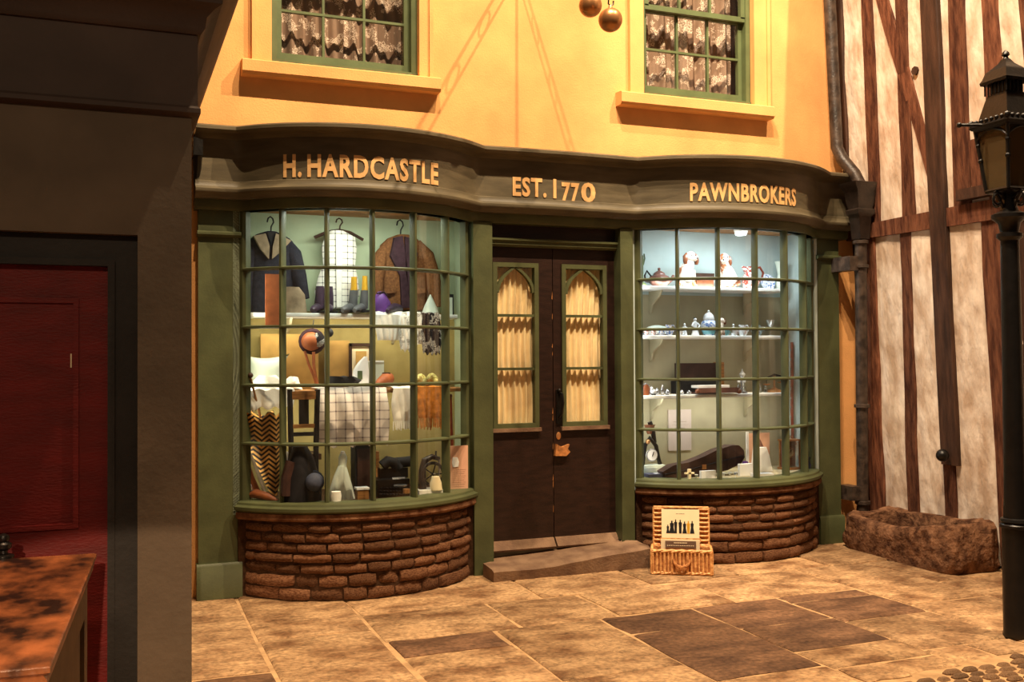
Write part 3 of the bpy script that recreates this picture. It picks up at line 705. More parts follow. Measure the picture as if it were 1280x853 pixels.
def arch_bar(m, x0, x1, zs, za, y0, y1, w):
    """two curved bars meeting in a point"""
    xc = (x0 + x1) / 2; hw = xc - x0
    for sd in (-1, 1):
        pa, pb = [], []
        for i in range(9):
            f = i / 8; ang = f * math.radians(42)
            rx = hw * (1 - (1 - math.cos(ang)) / (1 - math.cos(math.radians(42)))); z = zs + (za - zs) * math.sin(ang) / math.sin(math.radians(42))
            pa.append((xc + sd * rx, z)); pb.append((xc + sd * (rx - w), z - w * 0.3))
        vs = [(x, y, z) for y in (y0, y1) for x, z in pa + pb]; n = 9; fs = []
        for i in range(8):
            a, b, c2, d = i, i + 1, n + i + 1, n + i
            q = [(a, b, c2, d)[::sd], (a + 18, d + 18, c2 + 18, b + 18)[::sd], (a, a + 18, b + 18, b)[::sd], (d, c2, c2 + 18, d + 18)[::sd]]
            fs += [tuple(e) for e in q]
        m.add(vs, fs)
DXC = A(691.5, 500, DY).x
for k, (x0, x1) in enumerate(((DX0 + 0.003, DXC - 0.003), (DXC + 0.003, DX1 - 0.003))):
    w0, w1 = A((616, 702)[k], 440, DY).x, A((673, 758)[k], 440, DY).x; z0, z1, wz0, wz1 = 0.15, 2.435, A(685, 534, DY).z, A(685, 330, DY).z
    t = T('door_%d' % (k + 1), kind='structure')
    m = t.part('door_leaf', 'door')
    m.box(x0, w0, DY, DY + 0.05, z0, z1); m.box(w1, x1, DY, DY + 0.05, z0, z1); m.box(w0, w1, DY, DY + 0.05, z0, wz0); m.box(w0, w1, DY, DY + 0.05, wz1, z1)
    f = t.part('window_frame', 'green'); b = 0.034
    f.box(w0, w0 + b, DY - 0.014, DY + 0.04, wz0, wz1); f.box(w1 - b, w1, DY - 0.014, DY + 0.04, wz0, wz1); f.box(w0 + b, w1 - b, DY - 0.014, DY + 0.04, wz0, wz0 + b); f.box(w0 + b, w1 - b, DY - 0.014, DY + 0.04, wz1 - b, wz1)
    g0, g1 = w0 + b, w1 - b
    GB = (A(685, 461, DY).z, A(685, 395, DY).z)
    for z in GB: t.part('glazing_bar', 'green', under=f).box(g0, g1, DY - 0.006, DY + 0.03, z - 0.010, z + 0.010)
    arch_bar(t.part('arch_bar', 'green', under=f), g0 - 0.004, g1 + 0.004, A(685, 366, DY).z, wz1 - b + 0.012, DY - 0.008, DY + 0.03, 0.022)
    for za, zb in ((wz0 + b, GB[0] - .01), (GB[0] + .01, GB[1] - .01), (GB[1] + .01, wz1 - b)): t.part('pane', 'pane', under=f).box(g0, g1, DY + 0.012, DY + 0.015, za, zb)
    t.part('sill_strip', 'step', under=f, label='bare wooden sill strip under the door window').box(w0 - 0.012, w1 + 0.012, DY - 0.03, DY, wz0 - 0.028, wz0)
    t.part('weatherboard', 'step', label='shiny brown weatherboard along the foot of the door').sweep([(x0 + 0.004, DY, 0, -1), (x1 - 0.004, DY, 0, -1)], [(-0.01, z0), (0.055, z0), (0.06, z0 + 0.012), (0.03, z0 + 0.045), (0.012, z0 + 0.07), (-0.01, z0 + 0.075)])
    if k == 1:
        hp = t.part('lock_plate', 'iron'); c = A(698, 507, DY); hp.box(c.x - 0.022, c.x + 0.022, DY - 0.012, DY, c.z - 0.14, c.z + 0.12)
        hd = t.part('handle', 'iron', under=hp); hd.tube([(c.x, DY - 0.012, c.z + 0.10), (c.x + 0.01, DY - 0.05, c.z + 0.09), (c.x + 0.014, DY - 0.06, c.z + 0.02), (c.x + 0.01, DY - 0.045, c.z - 0.06), (c.x, DY - 0.012, c.z - 0.09)], 0.010, 8); hd.sphere((c.x, DY - 0.02, c.z + 0.115), 0.016, 8, 6)
        e = A(698, 545, DY); kh = t.part('keyhole_plate', 'brass'); kh.lathe([(0.018, 0), (0.02, 0.004), (0.012, 0.008)], (0, 0, 0), 12); kh.v = [(e.x + x, DY - z, e.z + y * 1.5) for x, y, z in kh.v]
        e = A(701, 562, DY); bl = t.part('patch_block', 'wearwood', label='orange bare-wood block under the keyhole'); bl.prism([(e.x - 0.062, e.z - 0.045), (e.x + 0.03, e.z - 0.05), (e.x + 0.065, e.z - 0.02), (e.x + 0.045, e.z + 0.005), (e.x + 0.06, e.z + 0.04), (e.x - 0.005, e.z + 0.02), (e.x - 0.05, e.z + 0.045)], DY - 0.035, DY)
    if k == 0:
        sp = t.part('worn_edge', 'wearwood', label='chipped paint showing bare wood along the meeting edge')
        for z in (0.42, 0.61, 0.66, 0.9, 1.12, 1.17, 1.62, 1.68, 1.9, 2.05):
            h = R.uniform(0.012, 0.06); sp.prism([(x1 - R.uniform(0.002, 0.006), z), (x1 + 0.0005, z - 0.01), (x1 + 0.0005, z + h), (x1 - 0.002, z + h * .7)], DY - 0.0015, DY + 0.002)
    t.done()
    c = T('door_curtain', 'gathered cream curtain behind the glass of the %s door leaf' % ('left', 'right')[k], 'curtain', 'door curtains')
    c.one('curtain').sheet(lambda u, v: (g0 - 0.02 + (g1 - g0 + 0.04) * u + 0.008 * math.sin(v * 9), DY + 0.050 + 0.011 * math.sin(u * 46 + k + 0.8 * math.sin(v * 5)) + 0.004 * math.sin(u * 19 + v * 4), wz0 - 0.02 + (wz1 - wz0 + 0.02) * v), 66, 14)
    c.done()

# worn door step
t = T('doorstep', 'worn brown stone step, hollowed by feet, below the double doors', 'step')
m = t.one('step')
def step_top(x, y):
    u = (x - 2.53) / 1.27; v = (y + 0.27) / 0.36
    return 0.085 + 0.075 * u ** 1.3 - 0.018 * math.exp(-((u - 0.33) / 0.2) ** 2) * (1 - v) + 0.02 * v - 0.012 * (v < 0.05) + 0.004 * mnoise.noise(Vector((x * 9, y * 9, 0)))
nx, ny = 28, 8; g = []
for j in range(ny + 1):
    for i in range(nx + 1):
        x = 2.53 + 1.27 * i / nx; y = -0.27 + 0.355 * j / ny
        if j == 0: y += 0.012 * mnoise.noise(Vector((x * 7, 3, 1)))
        g.append((x if y < -0.045 else min(max(x, 2.632), 3.684), y, step_top(x, y)))
w = nx + 1; kN = len(g); fs = [(j * w + i, j * w + i + 1, (j + 1) * w + i + 1, (j + 1) * w + i) for j in range(ny) for i in range(nx)]
ed = list(range(w)) + [j * w + nx for j in range(1, ny + 1)] + [ny * w + i for i in range(nx - 1, -1, -1)] + [j * w for j in range(ny - 1, 0, -1)]
b0 = len(g); g += [(g[e][0] + (0.0), g[e][1] + (0.012 if e < w else 0), 0.0) for e in ed]
fs += [(ed[(i + 1) % len(ed)], ed[i], b0 + i, b0 + (i + 1) % len(ed)) for i in range(len(ed))]
m.add(g, fs); t.done()

# ------------------------------------------------------------------ half-timbered wall on the right (leans out a little as it rises)
def WX(z): return 6.19 - 0.066 * z
t = T('wall_right', kind='structure')
m = t.one('mortar')
yN, yF = -6.5, 0.24
m.add([(WX(0) + .02, yN, 0), (WX(0) + .02, yF, 0), (WX(5.6) + .02, yF, 5.6), (WX(5.6) + .02, yN, 5.6), (6.6, yN, 0), (6.6, yF, 0), (6.6, yF, 5.6), (6.6, yN, 5.6)],
      [(0, 3, 2, 1), (4, 5, 6, 7), (0, 1, 5, 4), (1, 2, 6, 5), (2, 3, 7, 6), (3, 0, 4, 7)])
wr = t.done()
def beam(name, mt, pts0, pts1, proud, back=0.03, n=6, wob=0.008):
    """squared timber in the wall: edges from (y, z) pairs, pts0 = one edge bottom/top, pts1 = the other"""
    m = M(); rs = []
    for i in range(n + 1):
        f = i / n; (ya, za), (yb, zb) = [(p[0][0] + (p[1][0] - p[0][0]) * f, p[0][1] + (p[1][1] - p[0][1]) * f) for p in (pts0, pts1)]
        j = [R.uniform(-wob, wob) for _ in range(4)]
        c = 0.008
        rs.append([(WX(za) + back, ya + j[0], za), (WX(za) - proud + c + j[2] * .5, ya + j[0], za), (WX(za) - proud + j[2] * .5, ya + math.copysign(c, yb - ya) + j[0], za),
                   (WX(zb) - proud + j[2] * .5, yb - math.copysign(c, yb - ya) + j[1], zb), (WX(zb) - proud + c + j[2] * .5, yb + j[1], zb), (WX(zb) + back, yb + j[1], zb)])
    m.rings(rs)
    org = (WX(pts0[0][1]), pts0[0][0], pts0[0][1])
    return link(name, meshof(name, m, mt, org), wr, org)
def post(y0, y1, z0, z1, mt='timber', proud=0.03, dy=0.0, name='timber_stud', **k):
    return beam(name, mt, ((y0, z0), (y0 + dy, z1)), ((y1, z0), (y1 + dy, z1)), proud, **k)
# lower storey
post(-0.13, 0.05, 0.0, 2.62, dy=-0.10)
post(-0.52, -0.40, 0.0, 2.62, dy=-0.12)
post(-0.92, -0.80, 0.0, 2.62, dy=-0.10)
post(-1.52, -1.34, 0.0, 2.62, dy=0.0)
post(-2.25, -2.07, 0.0, 2.62); post(-2.95, -2.78, 0.0, 2.62); post(-3.7, -3.5, 0.0, 2.62)
post(-1.00, -0.83, 0.74, 5.4, mt='timberd', proud=0.055, dy=-0.11, name='jetty_post')
# bressummer and upper studs
beam('cross_beam', 'timber', ((0.10, 2.60), (-1.42, 2.585)), ((0.10, 2.715), (-1.42, 2.735)), 0.045, n=10)
beam('cross_beam', 'timber', ((-1.42, 2.585), (-4.4, 2.58)), ((-1.42, 2.735), (-4.4, 2.73)), 0.045, n=10)
post(0.06, 0.19, 2.72, 5.4, mt='timberd', dy=-0.10)
post(-0.31, -0.18, 2.72, 5.4, dy=-0.10)
post(-0.69, -0.56, 2.72, 5.4, dy=-0.10)
post(-1.26, -1.10, 2.72, 5.4, dy=-0.12)
post(-1.60, -1.44, 2.72, 5.4, dy=-0.05)
post(-2.05, -1.80, 2.72, 5.4); post(-2.75, -2.55, 2.72, 5.4); post(-3.5, -3.3, 2.72, 5.4)
beam('timber_brace', 'timber', ((-0.22, 5.2), (-0.92, 2.75)), ((-0.36, 5.2), (-1.05, 2.75)), 0.026, n=8)
beam('wall_plate', 'timberd', ((0.2, 5.25), (-4.4, 5.25)), ((0.2, 5.45), (-4.4, 5.45)), 0.05)
post(-1.80, -1.53, 0.0, 2.6, mt='timberd', proud=0.02)
post(-1.62, -1.28, 2.84, 3.20, proud=0.035, name='oak_infill_board', n=3); post(-2.05, -1.64, 2.84, 3.20, mt='timberd', proud=0.03, name='oak_infill_board', n=3)
beam('ledge_board', 'timberd', ((-1.20, 2.76), (-2.1, 2.76)), ((-1.20, 2.84), (-2.1, 2.84)), 0.10)
# plaster panels between
def panel(y0, y1, z0, z1):
    m = M(); nu, nv = 6, 14; sd = R.uniform(0, 50); g = []
    for j in range(nv + 1):
        for i in range(nu + 1):
            y = y0 + (y1 - y0) * i / nu; z = z0 + (z1 - z0) * j / nv
            bulge = 0.012 * math.sin(math.pi * i / nu)
            g.append((WX(z) - 0.006 - bulge - 0.014 * mnoise.noise(Vector((y * 6 + sd, z * 2.4, y * 3))), y, z))
    w = nu + 1; fs = [(j * w + i, (j + 1) * w + i, (j + 1) * w + i + 1, j * w + i + 1) for j in range(nv) for i in range(nu)]
    if y1 > y0: fs = [f[::-1] for f in fs]
    b = len(g); g += [(x + 0.03, y, z) for x, y, z in g]
    fs += [tuple(i + b for i in f[::-1]) for f in fs]
    m.add(g, fs); org = (WX(z0), (y0 + y1) / 2, z0)
    link('plaster_panel', meshof('plaster_panel', m, 'plaster', org), wr, org)
for a, b in ((-0.10, -0.50), (-0.49, -0.91), (-0.90, -1.40), (-1.46, -2.12), (-2.2, -2.82), (-2.9, -3.55)): panel(a, b, 0.02, 2.6)
for a, b in ((0.08, -0.295), (-0.29, -0.675), (-0.67, -1.24), (-1.235, -1.55), (-1.54, -1.92), (-1.91, -2.62), (-2.7, -3.4)): panel(a, b, 2.7, 5.3)
pg = T('oak_peg', 'small dark peg head standing out of the upper plaster', 'peg'); c = (WX(3.85), -0.80, 3.85)
pg.one('timberd').tube([(WX(3.85) + .02, -0.80, 3.85), (WX(3.85) - 0.035, -0.80, 3.85)], 0.035, 8); pg.done()
lt = T('iron_knob', 'round black iron knob on the foot of the dark jetty post', 'knob')
m = lt.one('iron'); m.sphere((WX(0.8) - 0.125, -0.93, 0.82), 0.05, 10, 7); m.tube([(WX(0.8) - 0.09, -0.93, 0.82), (WX(0.8) - 0.125, -0.93, 0.84)], 0.025, 8); lt.done()
# unseen eave, added to keep a hall lamp off the ochre wall's right end
t = T('unseen_eave', kind='structure'); t.n = 'trim_4'
t.one('timberd').box(5.45, 6.7, -4.6, 0.24, 5.62, 5.75); t.done()

# ------------------------------------------------------------------ drainpipe with rainwater head
t = T('drainpipe', 'dark weathered drainpipe with a moulded rainwater head in the corner by the timbered house', 'drainpipe')
px_ = A(1077, 300, -0.02).x
p0 = A(1037, 0, 0.0); p1 = A(1046, 185, 0.0)
t.part('upper_pipe', 'drain').tube([(p0.x - .02, 0.0, p0.z + 0.7), p0, p1, A(1053, 200, -0.05), A(1068, 218, -0.16), A(1075, 232, -0.20)], 0.052, 10)
hc = A(1075, 232, -0.20); HY = -0.20
hp = t.part('rainwater_head', 'hopper')
def rect(cx, cy, z, a, b): return [(cx - a, cy - b, z), (cx + a, cy - b, z), (cx + a, cy + b, z), (cx - a, cy + b, z)]
hz = lambda py: A(1075, py, -0.20).z
hp.rings([rect(hc.x, HY, hz(py), a * .85, b) for py, a, b in ((300, 0.055, 0.055), (272, 0.075, 0.06), (269, 0.10, 0.075), (264, 0.105, 0.08), (262, 0.085, 0.065), (254, 0.10, 0.075), (240, 0.115, 0.085), (234, 0.15, 0.10), (230, 0.16, 0.105), (229, 0.13, 0.08))])
PB = A(1077, 600, -0.02).x
def PP(z): f = 1 - z / hz(302); return (hc.x + (PB - hc.x) * f, HY + (0.17) * f, z)
t.part('lower_pipe', 'drain').tube([PP(hz(302)), PP(1.2), PP(0.0)], 0.05, 12)
for z in (hz(306), hz(336), 1.15, 0.32):
    t.part('pipe_collar', 'drain').lathe([(0.052, 0), (0.066, 0.004), (0.066, 0.03), (0.052, 0.034)], PP(z), 12)
for z in (hz(330), 0.42):
    t.part('wall_bracket', 'drain').box(PP(z)[0] - 0.13, PP(z)[0] - 0.03, PP(z)[1] - 0.02, 0.09, z - 0.06, z + 0.06)
t.done(rest=0.0)

# ------------------------------------------------------------------ stone trough
t = T('stone_trough', 'rough-hewn brown stone trough on the paving before the timbered wall', 'trough')
m = t.one('trough')
a0, a1 = G(1050, 683), G(1186, 721)
ang = math.atan2(a1.y - a0.y, a1.x - a0.x); L_ = (a1 - a0).length; dx = Vector((math.cos(ang), math.sin(ang), 0)); dn = Vector((-dx.y, dx.x, 0)); wid = 0.50
if dn.x < 0: dn = -dn
cc = Vector((a0.x, a0.y, 0)) + dx * L_ / 2 + dn * wid / 2
prof = [(0.98, 0.0, 0), (1.02, 0.05, 0), (1.03, 0.10, 0), (1.02, 0.16, 0), (1.0, 0.22, 0), (0.97, 0.27, 0), (0.92, 0.295, 0), (0.86, 0.295, 1), (0.80, 0.28, 1), (0.77, 0.20, 1), (0.74, 0.10, 1), (0.5, 0.08, 1), (0.02, 0.08, 1)]
nP = 120; rs = []
for s_, z_, inn in prof:
    ring = []
    for i in range(nP):
        th = 2 * math.pi * i / nP; c_, q_ = math.cos(th), math.sin(th)
        u = math.copysign(abs(c_) ** 0.28, c_) * L_ / 2 * s_; v = math.copysign(abs(q_) ** 0.28, q_) * wid / 2 * (s_ if not inn else s_ - 0.10)
        p = cc + dx * u + dn * v
        n1 = mnoise.noise(Vector((p.x * 9, p.y * 9, z_ * 9))) + 0.7 * mnoise.noise(Vector((p.x * 24, p.y * 24, z_ * 24 + 5)))
        amp = 0.034 if z_ > 0.01 else 0.012
        out = (dx * u + dn * v).normalized() if s_ > 0.1 else Vector((0, 0, 0))
        zz = z_ + (0.075 * max(0, u / (L_ / 2)) ** 2 if z_ > 0.2 else 0) + (-0.055 * max(0, -v / (wid / 2)) * max(0, 1 - abs(u / (L_ / 2) + .15) * 1.2) + 0.03 * max(0, v / (wid / 2)) if 0.2 < z_ else 0) + (0.018 * n1 if z_ > 0.1 else 0)
        p = p + out * n1 * amp; ring.append((p.x, p.y, max(0.0, zz)))
    rs.append(ring)
m.rings(rs); t.done(rest=0.0)

# ------------------------------------------------------------------ picnic hamper with the picture card
b0, b1 = G(815, 719), G(890, 721); bx = (b1 - b0); bw_ = bx.length; bx.normalize(); by = Vector((-bx.y, bx.x, 0)); o_ = Vector((b0.x, b0.y, 0)) + bx * bw_ / 2
def HB(u, v, z): p = o_ + bx * u + by * v; return (p.x, p.y, z)
t = T('wicker_hamper', 'small open wicker hamper with a picture card in its lid by the step', 'hamper')
hw, dp, hh = bw_ / 2, 0.20, 0.175
def wall(m, u0, v0, u1, v1, z0, z1, th, taper=0.0):
    du, dv = u1 - u0, v1 - v0; l = math.hypot(du, dv); nu, nv = -dv / l * th, du / l * th
    q = [(u0, v0), (u1, v1), (u1 + nu, v1 + nv), (u0 + nu, v0 + nv)]
    m.add([HB(u, v, z0) for u, v in q] + [HB(u, v, z1) for u, v in q], [(0, 3, 2, 1), (4, 5, 6, 7), (0, 1, 5, 4), (1, 2, 6, 5), (2, 3, 7, 6), (3, 0, 4, 7)])
body = t.part('basket_body', 'wickerd')
cr = [(-hw, 0.0), (hw, 0.0), (hw, dp), (-hw, dp)]
for i in range(4): wall(body, *cr[i], *cr[(i + 1) % 4], 0.006, hh, 0.012)
body.add([HB(u, v, 0.004) for u, v in cr] + [HB(u, v, 0.014) for u, v in cr], [(0, 3, 2, 1), (4, 5, 6, 7), (0, 1, 5, 4), (1, 2, 6, 5), (2, 3, 7, 6), (3, 0, 4, 7)])
ws = t.part('woven_strands', 'wicker', kind='stuff')
nS = 15
for i in range(nS + 1):
    u = -hw + 0.008 + (2 * hw - 0.016) * i / nS
    pts = [HB(u, -0.004 + 0.004 * math.sin(z * 3.1), 0.012 + (hh - 0.02) * z / 6) for z in range(7)]
    ws.tube(pts, 0.0085 if i % 2 else 0.0065, 5)
for i in range(9):
    v = dp * i / 8
    for sd in (-hw - 0.004, hw + 0.004): ws.tube([HB(sd, v, 0.012 + (hh - 0.02) * z / 3) for z in range(4)], 0.009, 5)
rim = t.part('rim_braid', 'wicker')
def braid(m, a, b, z, r, n=12):
    for s_ in (0, math.pi):
        m.tube([HB(a[0] + (b[0] - a[0]) * i / n + 0.0, a[1] + (b[1] - a[1]) * i / n + 0.6 * r * math.sin(i * 1.6 + s_), z + 0.6 * r * math.cos(i * 1.6 + s_)) for i in range(n + 1)], r, 5)
for i in range(4):
    a, b = cr[i], cr[(i + 1) % 4]
    braid(rim, a, b, hh, 0.010); braid(rim, a, b, 0.014, 0.009)
hd = t.part('hoop_handle', 'wickerd'); hd.tube([HB(0.06 * math.cos(x), -0.014 - 0.012 * math.sin(x), 0.12 - 0.055 * math.sin(x)) for x in [math.pi * i / 10 for i in range(11)]], 0.010, 6)
lidh = 0.285; tilt = 0.03
def LB(u, w_, off=0.0): return HB(u, dp + 0.012 - off + tilt * w_ / lidh, hh + w_)
lid = t.part('lid', 'wickerd')
lw = hw - 0.012
lid.add([LB(u, w_, o2) for o2 in (0.0, -0.014) for u, w_ in ((-lw, 0.0), (lw, 0.0), (lw, lidh), (-lw, lidh))], [(0, 1, 2, 3), (7, 6, 5, 4), (0, 4, 5, 1), (1, 5, 6, 2), (2, 6, 7, 3), (3, 7, 4, 0)])
lsx = t.part('lid_weave', 'wicker', under=lid, kind='stuff')
for i in range(9):
    w_ = 0.012 + (lidh - 0.024) * i / 8
    for s0, s1 in ((-lw, -lw + 0.075), (lw - 0.075, lw)): lsx.tube([LB(s0, w_, 0.004), LB((s0 + s1) / 2, w_, 0.012), LB(s1, w_, 0.004)], 0.009, 5)
for u in (-lw, lw, -lw + 0.075, lw - 0.075): lsx.tube([LB(u, 0, 0.004), LB(u, lidh, 0.004)], 0.008, 5)
for w_ in (0.0, lidh): lsx.tube([LB(-lw, w_, 0.004), LB(lw, w_, 0.004)], 0.011, 6)
cd = t.part('picture_card', 'cream', label='cream card with a row of dark figures and one yellow one')
cu0, cu1, cw0, cw1 = -0.145, 0.135, 0.062, lidh - 0.012
def card(m, u0, u1, w0, w1, o0, o1):
    m.add([LB(u, w_, o2) for o2 in (o0, o1) for u, w_ in ((u0, w0), (u1, w0), (u1, w1), (u0, w1))], [(0, 1, 2, 3), (7, 6, 5, 4), (0, 4, 5, 1), (1, 5, 6, 2), (2, 6, 7, 3), (3, 7, 4, 0)])
card(cd, cu0, cu1, cw0, cw1, 0.026, 0.022)
card(t.part('card_ledge', 'wicker'), cu0 - .01, cu1 + .01, 0.035, 0.060, 0.03, 0.012)
def fig(m, u, h, w, skirt):
    base = cw0 + 0.035
    out = [(-w * (1.0 if skirt else 0.5), 0), (-w * 0.55, h * 0.45), (-w * 0.7, h * 0.78), (-w * 0.22, h * 0.84), (-w * 0.28, h * 0.93), (-w * 0.2, h), (w * 0.2, h), (w * 0.28, h * 0.93), (w * 0.22, h * 0.84), (w * 0.7, h * 0.78), (w * 0.55, h * 0.45), (w * (1.0 if skirt else 0.5), 0)]
    n = len(out); m.add([LB(u + a, base + b, 0.0275) for a, b in out] + [LB(u + a, base + b, 0.0258) for a, b in out], [tuple(range(n))[::-1], tuple(range(n, 2 * n))] + [(i, (i + 1) % n, (i + 1) % n + n, i + n) for i in range(n)])
for i, (u, h, w, sk) in enumerate(((-0.098, 0.062, 0.010, 1), (-0.068, 0.092, 0.017, 1), (-0.040, 0.102, 0.013, 0), (-0.006, 0.10, 0.014, 0), (0.026, 0.088, 0.013, 1), (0.054, 0.092, 0.014, 0), (0.082, 0.092, 0.013, 1))):
    fig(t.part('printed_figure', 'mustard' if i == 5 else 'black', under=cd), u, h, w * 1.3, sk)
tl = t.part('heading_line', 'ink', under=cd, kind='stuff')
for u in (-0.036, -0.026, -0.012, -0.002, 0.008, 0.018): card(tl, u, u + 0.007, cw1 - 0.034, cw1 - 0.030, 0.0268, 0.0258)
lb = t.part('name_plate', 'slatecard', label='grey-brown strip with pale lettering standing in the basket')
def NB(u, z, off): return HB(u, dp - 0.06 - off, z)
def ncard(m, u0, u1, z0, z1, a, b): m.add([NB(u, z, o2) for o2 in (a, b) for u, z in ((u0, z0), (u1, z0), (u1, z1), (u0, z1))], [(0, 1, 2, 3), (7, 6, 5, 4), (0, 4, 5, 1), (1, 5, 6, 2), (2, 6, 7, 3), (3, 7, 4, 0)])
card_b = t.part('backing_card', 'cream'); ncard(card_b, -0.15, 0.135, 0.05, 0.235, -0.008, 0.0)
ncard(lb, -0.118, 0.108, 0.175, 0.225, 0.0, 0.006)
pl_ = t.part('pale_lettering', 'cream', under=lb, kind='stuff')
for i in range(9): ncard(pl_, -0.055 + i * 0.011, -0.047 + i * 0.011, 0.208, 0.215, 0.006, 0.0075)
for i in range(15): ncard(pl_, -0.105 + i * 0.0135, -0.097 + i * 0.0135, 0.189, 0.194, 0.006, 0.0075)
t.done(rest=0.002)

# ------------------------------------------------------------------ dark house on the left
LY, LX = -3.13, 0.277
def LP(px, py): return A(px, py, LY)
t = T('wall_left', kind='structure')
m = t.one('leftwall')
dx1 = LP(172, 400).x; lz = LP(172, 294).z
m.box(dx1, LX, LY, LY + 0.3, 0, 3.4); m.box(-3.5, dx1, LY, LY + 0.3, lz, 3.4); m.box(LX - 0.3, LX, LY + 0.3, 0.0, 0, 3.4); m.box(-3.5, -1.05, LY, LY + 0.3, 0, lz)
wl = t.done()
# door case, frieze and cornice of that house
t = T('trim_5', kind='structure')
def lsweep(m, prof):
    rs = []
    for o, z in prof: pass
    path = [(-3.5, LY, 0, -1), (LX, LY, 1, -1), (LX, -0.02, 1, 0)]
    m.sweep(path, prof)
zb = LP(240, 147).z
m = t.part('frieze', 'leftdark'); lsweep(m, [(-0.05, zb), (0.012, zb), (0.03, zb + 0.012), (0.03, zb + 0.028), (0.02, zb + 0.038), (0.02, zb + 0.31), (-0.05, zb + 0.31)])
m = t.part('cornice', 'leftdark'); z = zb + 0.30
lsweep(m, [(-0.05, z), (0.03, z), (0.045, z + 0.02), (0.05, z + 0.06), (0.075, z + 0.085), (0.10, z + 0.10), (0.105, z + 0.15), (0.13, z + 0.20), (0.17, z + 0.24), (0.18, z + 0.30), (0.22, z + 0.34), (0.25, z + 0.42), (0.262, z + 0.44), (0.262, z + 0.53), (-0.05, z + 0.56)])
t.done()
t = T('trim_6', kind='structure'); z1 = LP(135, 331).z; d1 = LP(136, 420).x
m = t.part('door_frame', 'leftframe'); m.box(d1, dx1, LY + 0.04, LY + 0.28, 0, lz); m.box(-1.05, d1, LY + 0.04, LY + 0.28, z1, lz); m.box(-1.05, -0.98, LY + 0.04, LY + 0.28, 0, z1)
m = t.part('frame_bead', 'leftframe'); m.box(d1 - 0.004, d1 + 0.02, LY + 0.025, LY + 0.06, 0, z1 - 0.003); m.box(-1.0, d1 + 0.02, LY + 0.025, LY + 0.06, z1 - 0.003, z1 + 0.02)
t.done()
t = T('door_3', kind='structure')
t.part('door_leaf', 'reddoor').box(-0.985, d1 - 0.004, LY + 0.06, LY + 0.12, 0.01, z1 - 0.003)
pb = t.part('panel_moulding', 'reddoor')
px1, pz1 = LP(98, 372).x, LP(98, 372).z; pxa = -0.985 + (d1 - px1)
for za, zb_ in ((1.0, pz1), (0.2, 0.88)):
    for (a, b, c2, d) in ((pxa, px1, zb_ - 0.018, zb_), (pxa, px1, za, za + 0.018), (pxa, pxa + 0.018, za + 0.018, zb_ - 0.018), (px1 - 0.018, px1, za + 0.018, zb_ - 0.018)): pb.box(a, b, LY + 0.05, LY + 0.062, c2, d)
c = LP(88, 450); t.part('paint_chip', 'cream', label='pale vertical scratch in the red paint').box(c.x - 0.0022, c.x + 0.0022, LY + 0.058, LY + 0.0605, c.z - 0.028, c.z + 0.022)
t.done()
# counter in front of the red door
t = T('counter', 'worn orange-brown wooden counter top on a drab chest before the red door', 'counter')
zt = 1.0; q = [G(118, 692, zt), G(59, 832, zt)]; e = (q[1] - q[0]).normalized(); nrm = Vector((e.y, -e.x, 0)); nrm = -nrm if nrm.x > 0 else nrm
Lc = (q[1] - q[0]).length; Wc = 1.1
def CB(u, v, z): p = q[0] + e * u + nrm * v; return (p.x, p.y, z)
def crect(u0, u1, v0, v1, z): return [CB(u0, v0, z), CB(u1, v0, z), CB(u1, v1, z), CB(u0, v1, z)]
tp = t.part('counter_top', 'countertop')
i3 = lambda a, z: crect(-a, Lc + a, -a, Wc, z)
tp.rings([i3(-0.02, zt - 0.055), i3(-0.004, zt - 0.05), i3(0.0, zt - 0.03), i3(-0.008, zt - 0.022), i3(0.006, zt - 0.014), i3(0.006, zt - 0.004), i3(0.0, zt)])
bd = t.part('chest_body', 'counterbody'); bd.rings([crect(0.03, Lc - 0.02, 0.03, Wc, 0.0), crect(0.03, Lc - 0.02, 0.03, Wc, zt - 0.055)])
fr = t.part('side_panel', 'counterbody')
for a, b, z0, z1_ in ((0.03, 0.13, 0.05, 0.93), (Lc - 0.16, Lc - 0.02, 0.05, 0.93), (0.13, Lc - 0.16, 0.05, 0.15), (0.13, Lc - 0.16, 0.83, 0.93)):
    fr.rings([crect(a, b, 0.018, 0.03, z0), crect(a, b, 0.018, 0.03, z1_)])
t.done(rest=0.0)
k_ = T('black_finial', 'little black turned knob on the far edge of the counter top', 'knob'); c = G(3, 700, 1.0)
k_.one('iron').lathe([(0.03, 0), (0.03, 0.008), (0.012, 0.014), (0.012, 0.022), (0.022, 0.03), (0.024, 0.042), (0.014, 0.05), (0.018, 0.058), (0.016, 0.068), (0.003, 0.074)], (c.x, c.y + 0.03, 1.0), 14); k_.done()

# ------------------------------------------------------------------ street lamp at the right edge
t = T('street_lamp', 'black cast-iron street lamp with a four-sided glass lantern', 'lamp post')
ba = G(1273, 796); LYp = ba.y; tip = A(1257, 64, LYp)
def LC(z): f = z / tip.z; return (ba.x + (tip.x - ba.x) * f, LYp)
def lz_(py): return A(1258, py, LYp).z
def lath(name, prof, under=None):
    m = t.part(name, 'iron', under=under); m.rings([[(LC(z)[0] + r * math.cos(2 * math.pi * k / 20), LYp + r * math.sin(2 * math.pi * k / 20), z) for k in range(20)] for r, z in prof]); return m
zc = lz_(655)
lath('base_drum', [(0.078, 0), (0.082, 0.01), (0.078, 0.03), (0.076, zc - 0.03)])
lath('collar', [(0.076, zc - 0.03), (0.086, zc - 0.025), (0.086, zc - 0.01), (0.076, zc), (0.084, zc + 0.01), (0.08, zc + 0.025), (0.066, zc + 0.03)])
z2 = lz_(290)
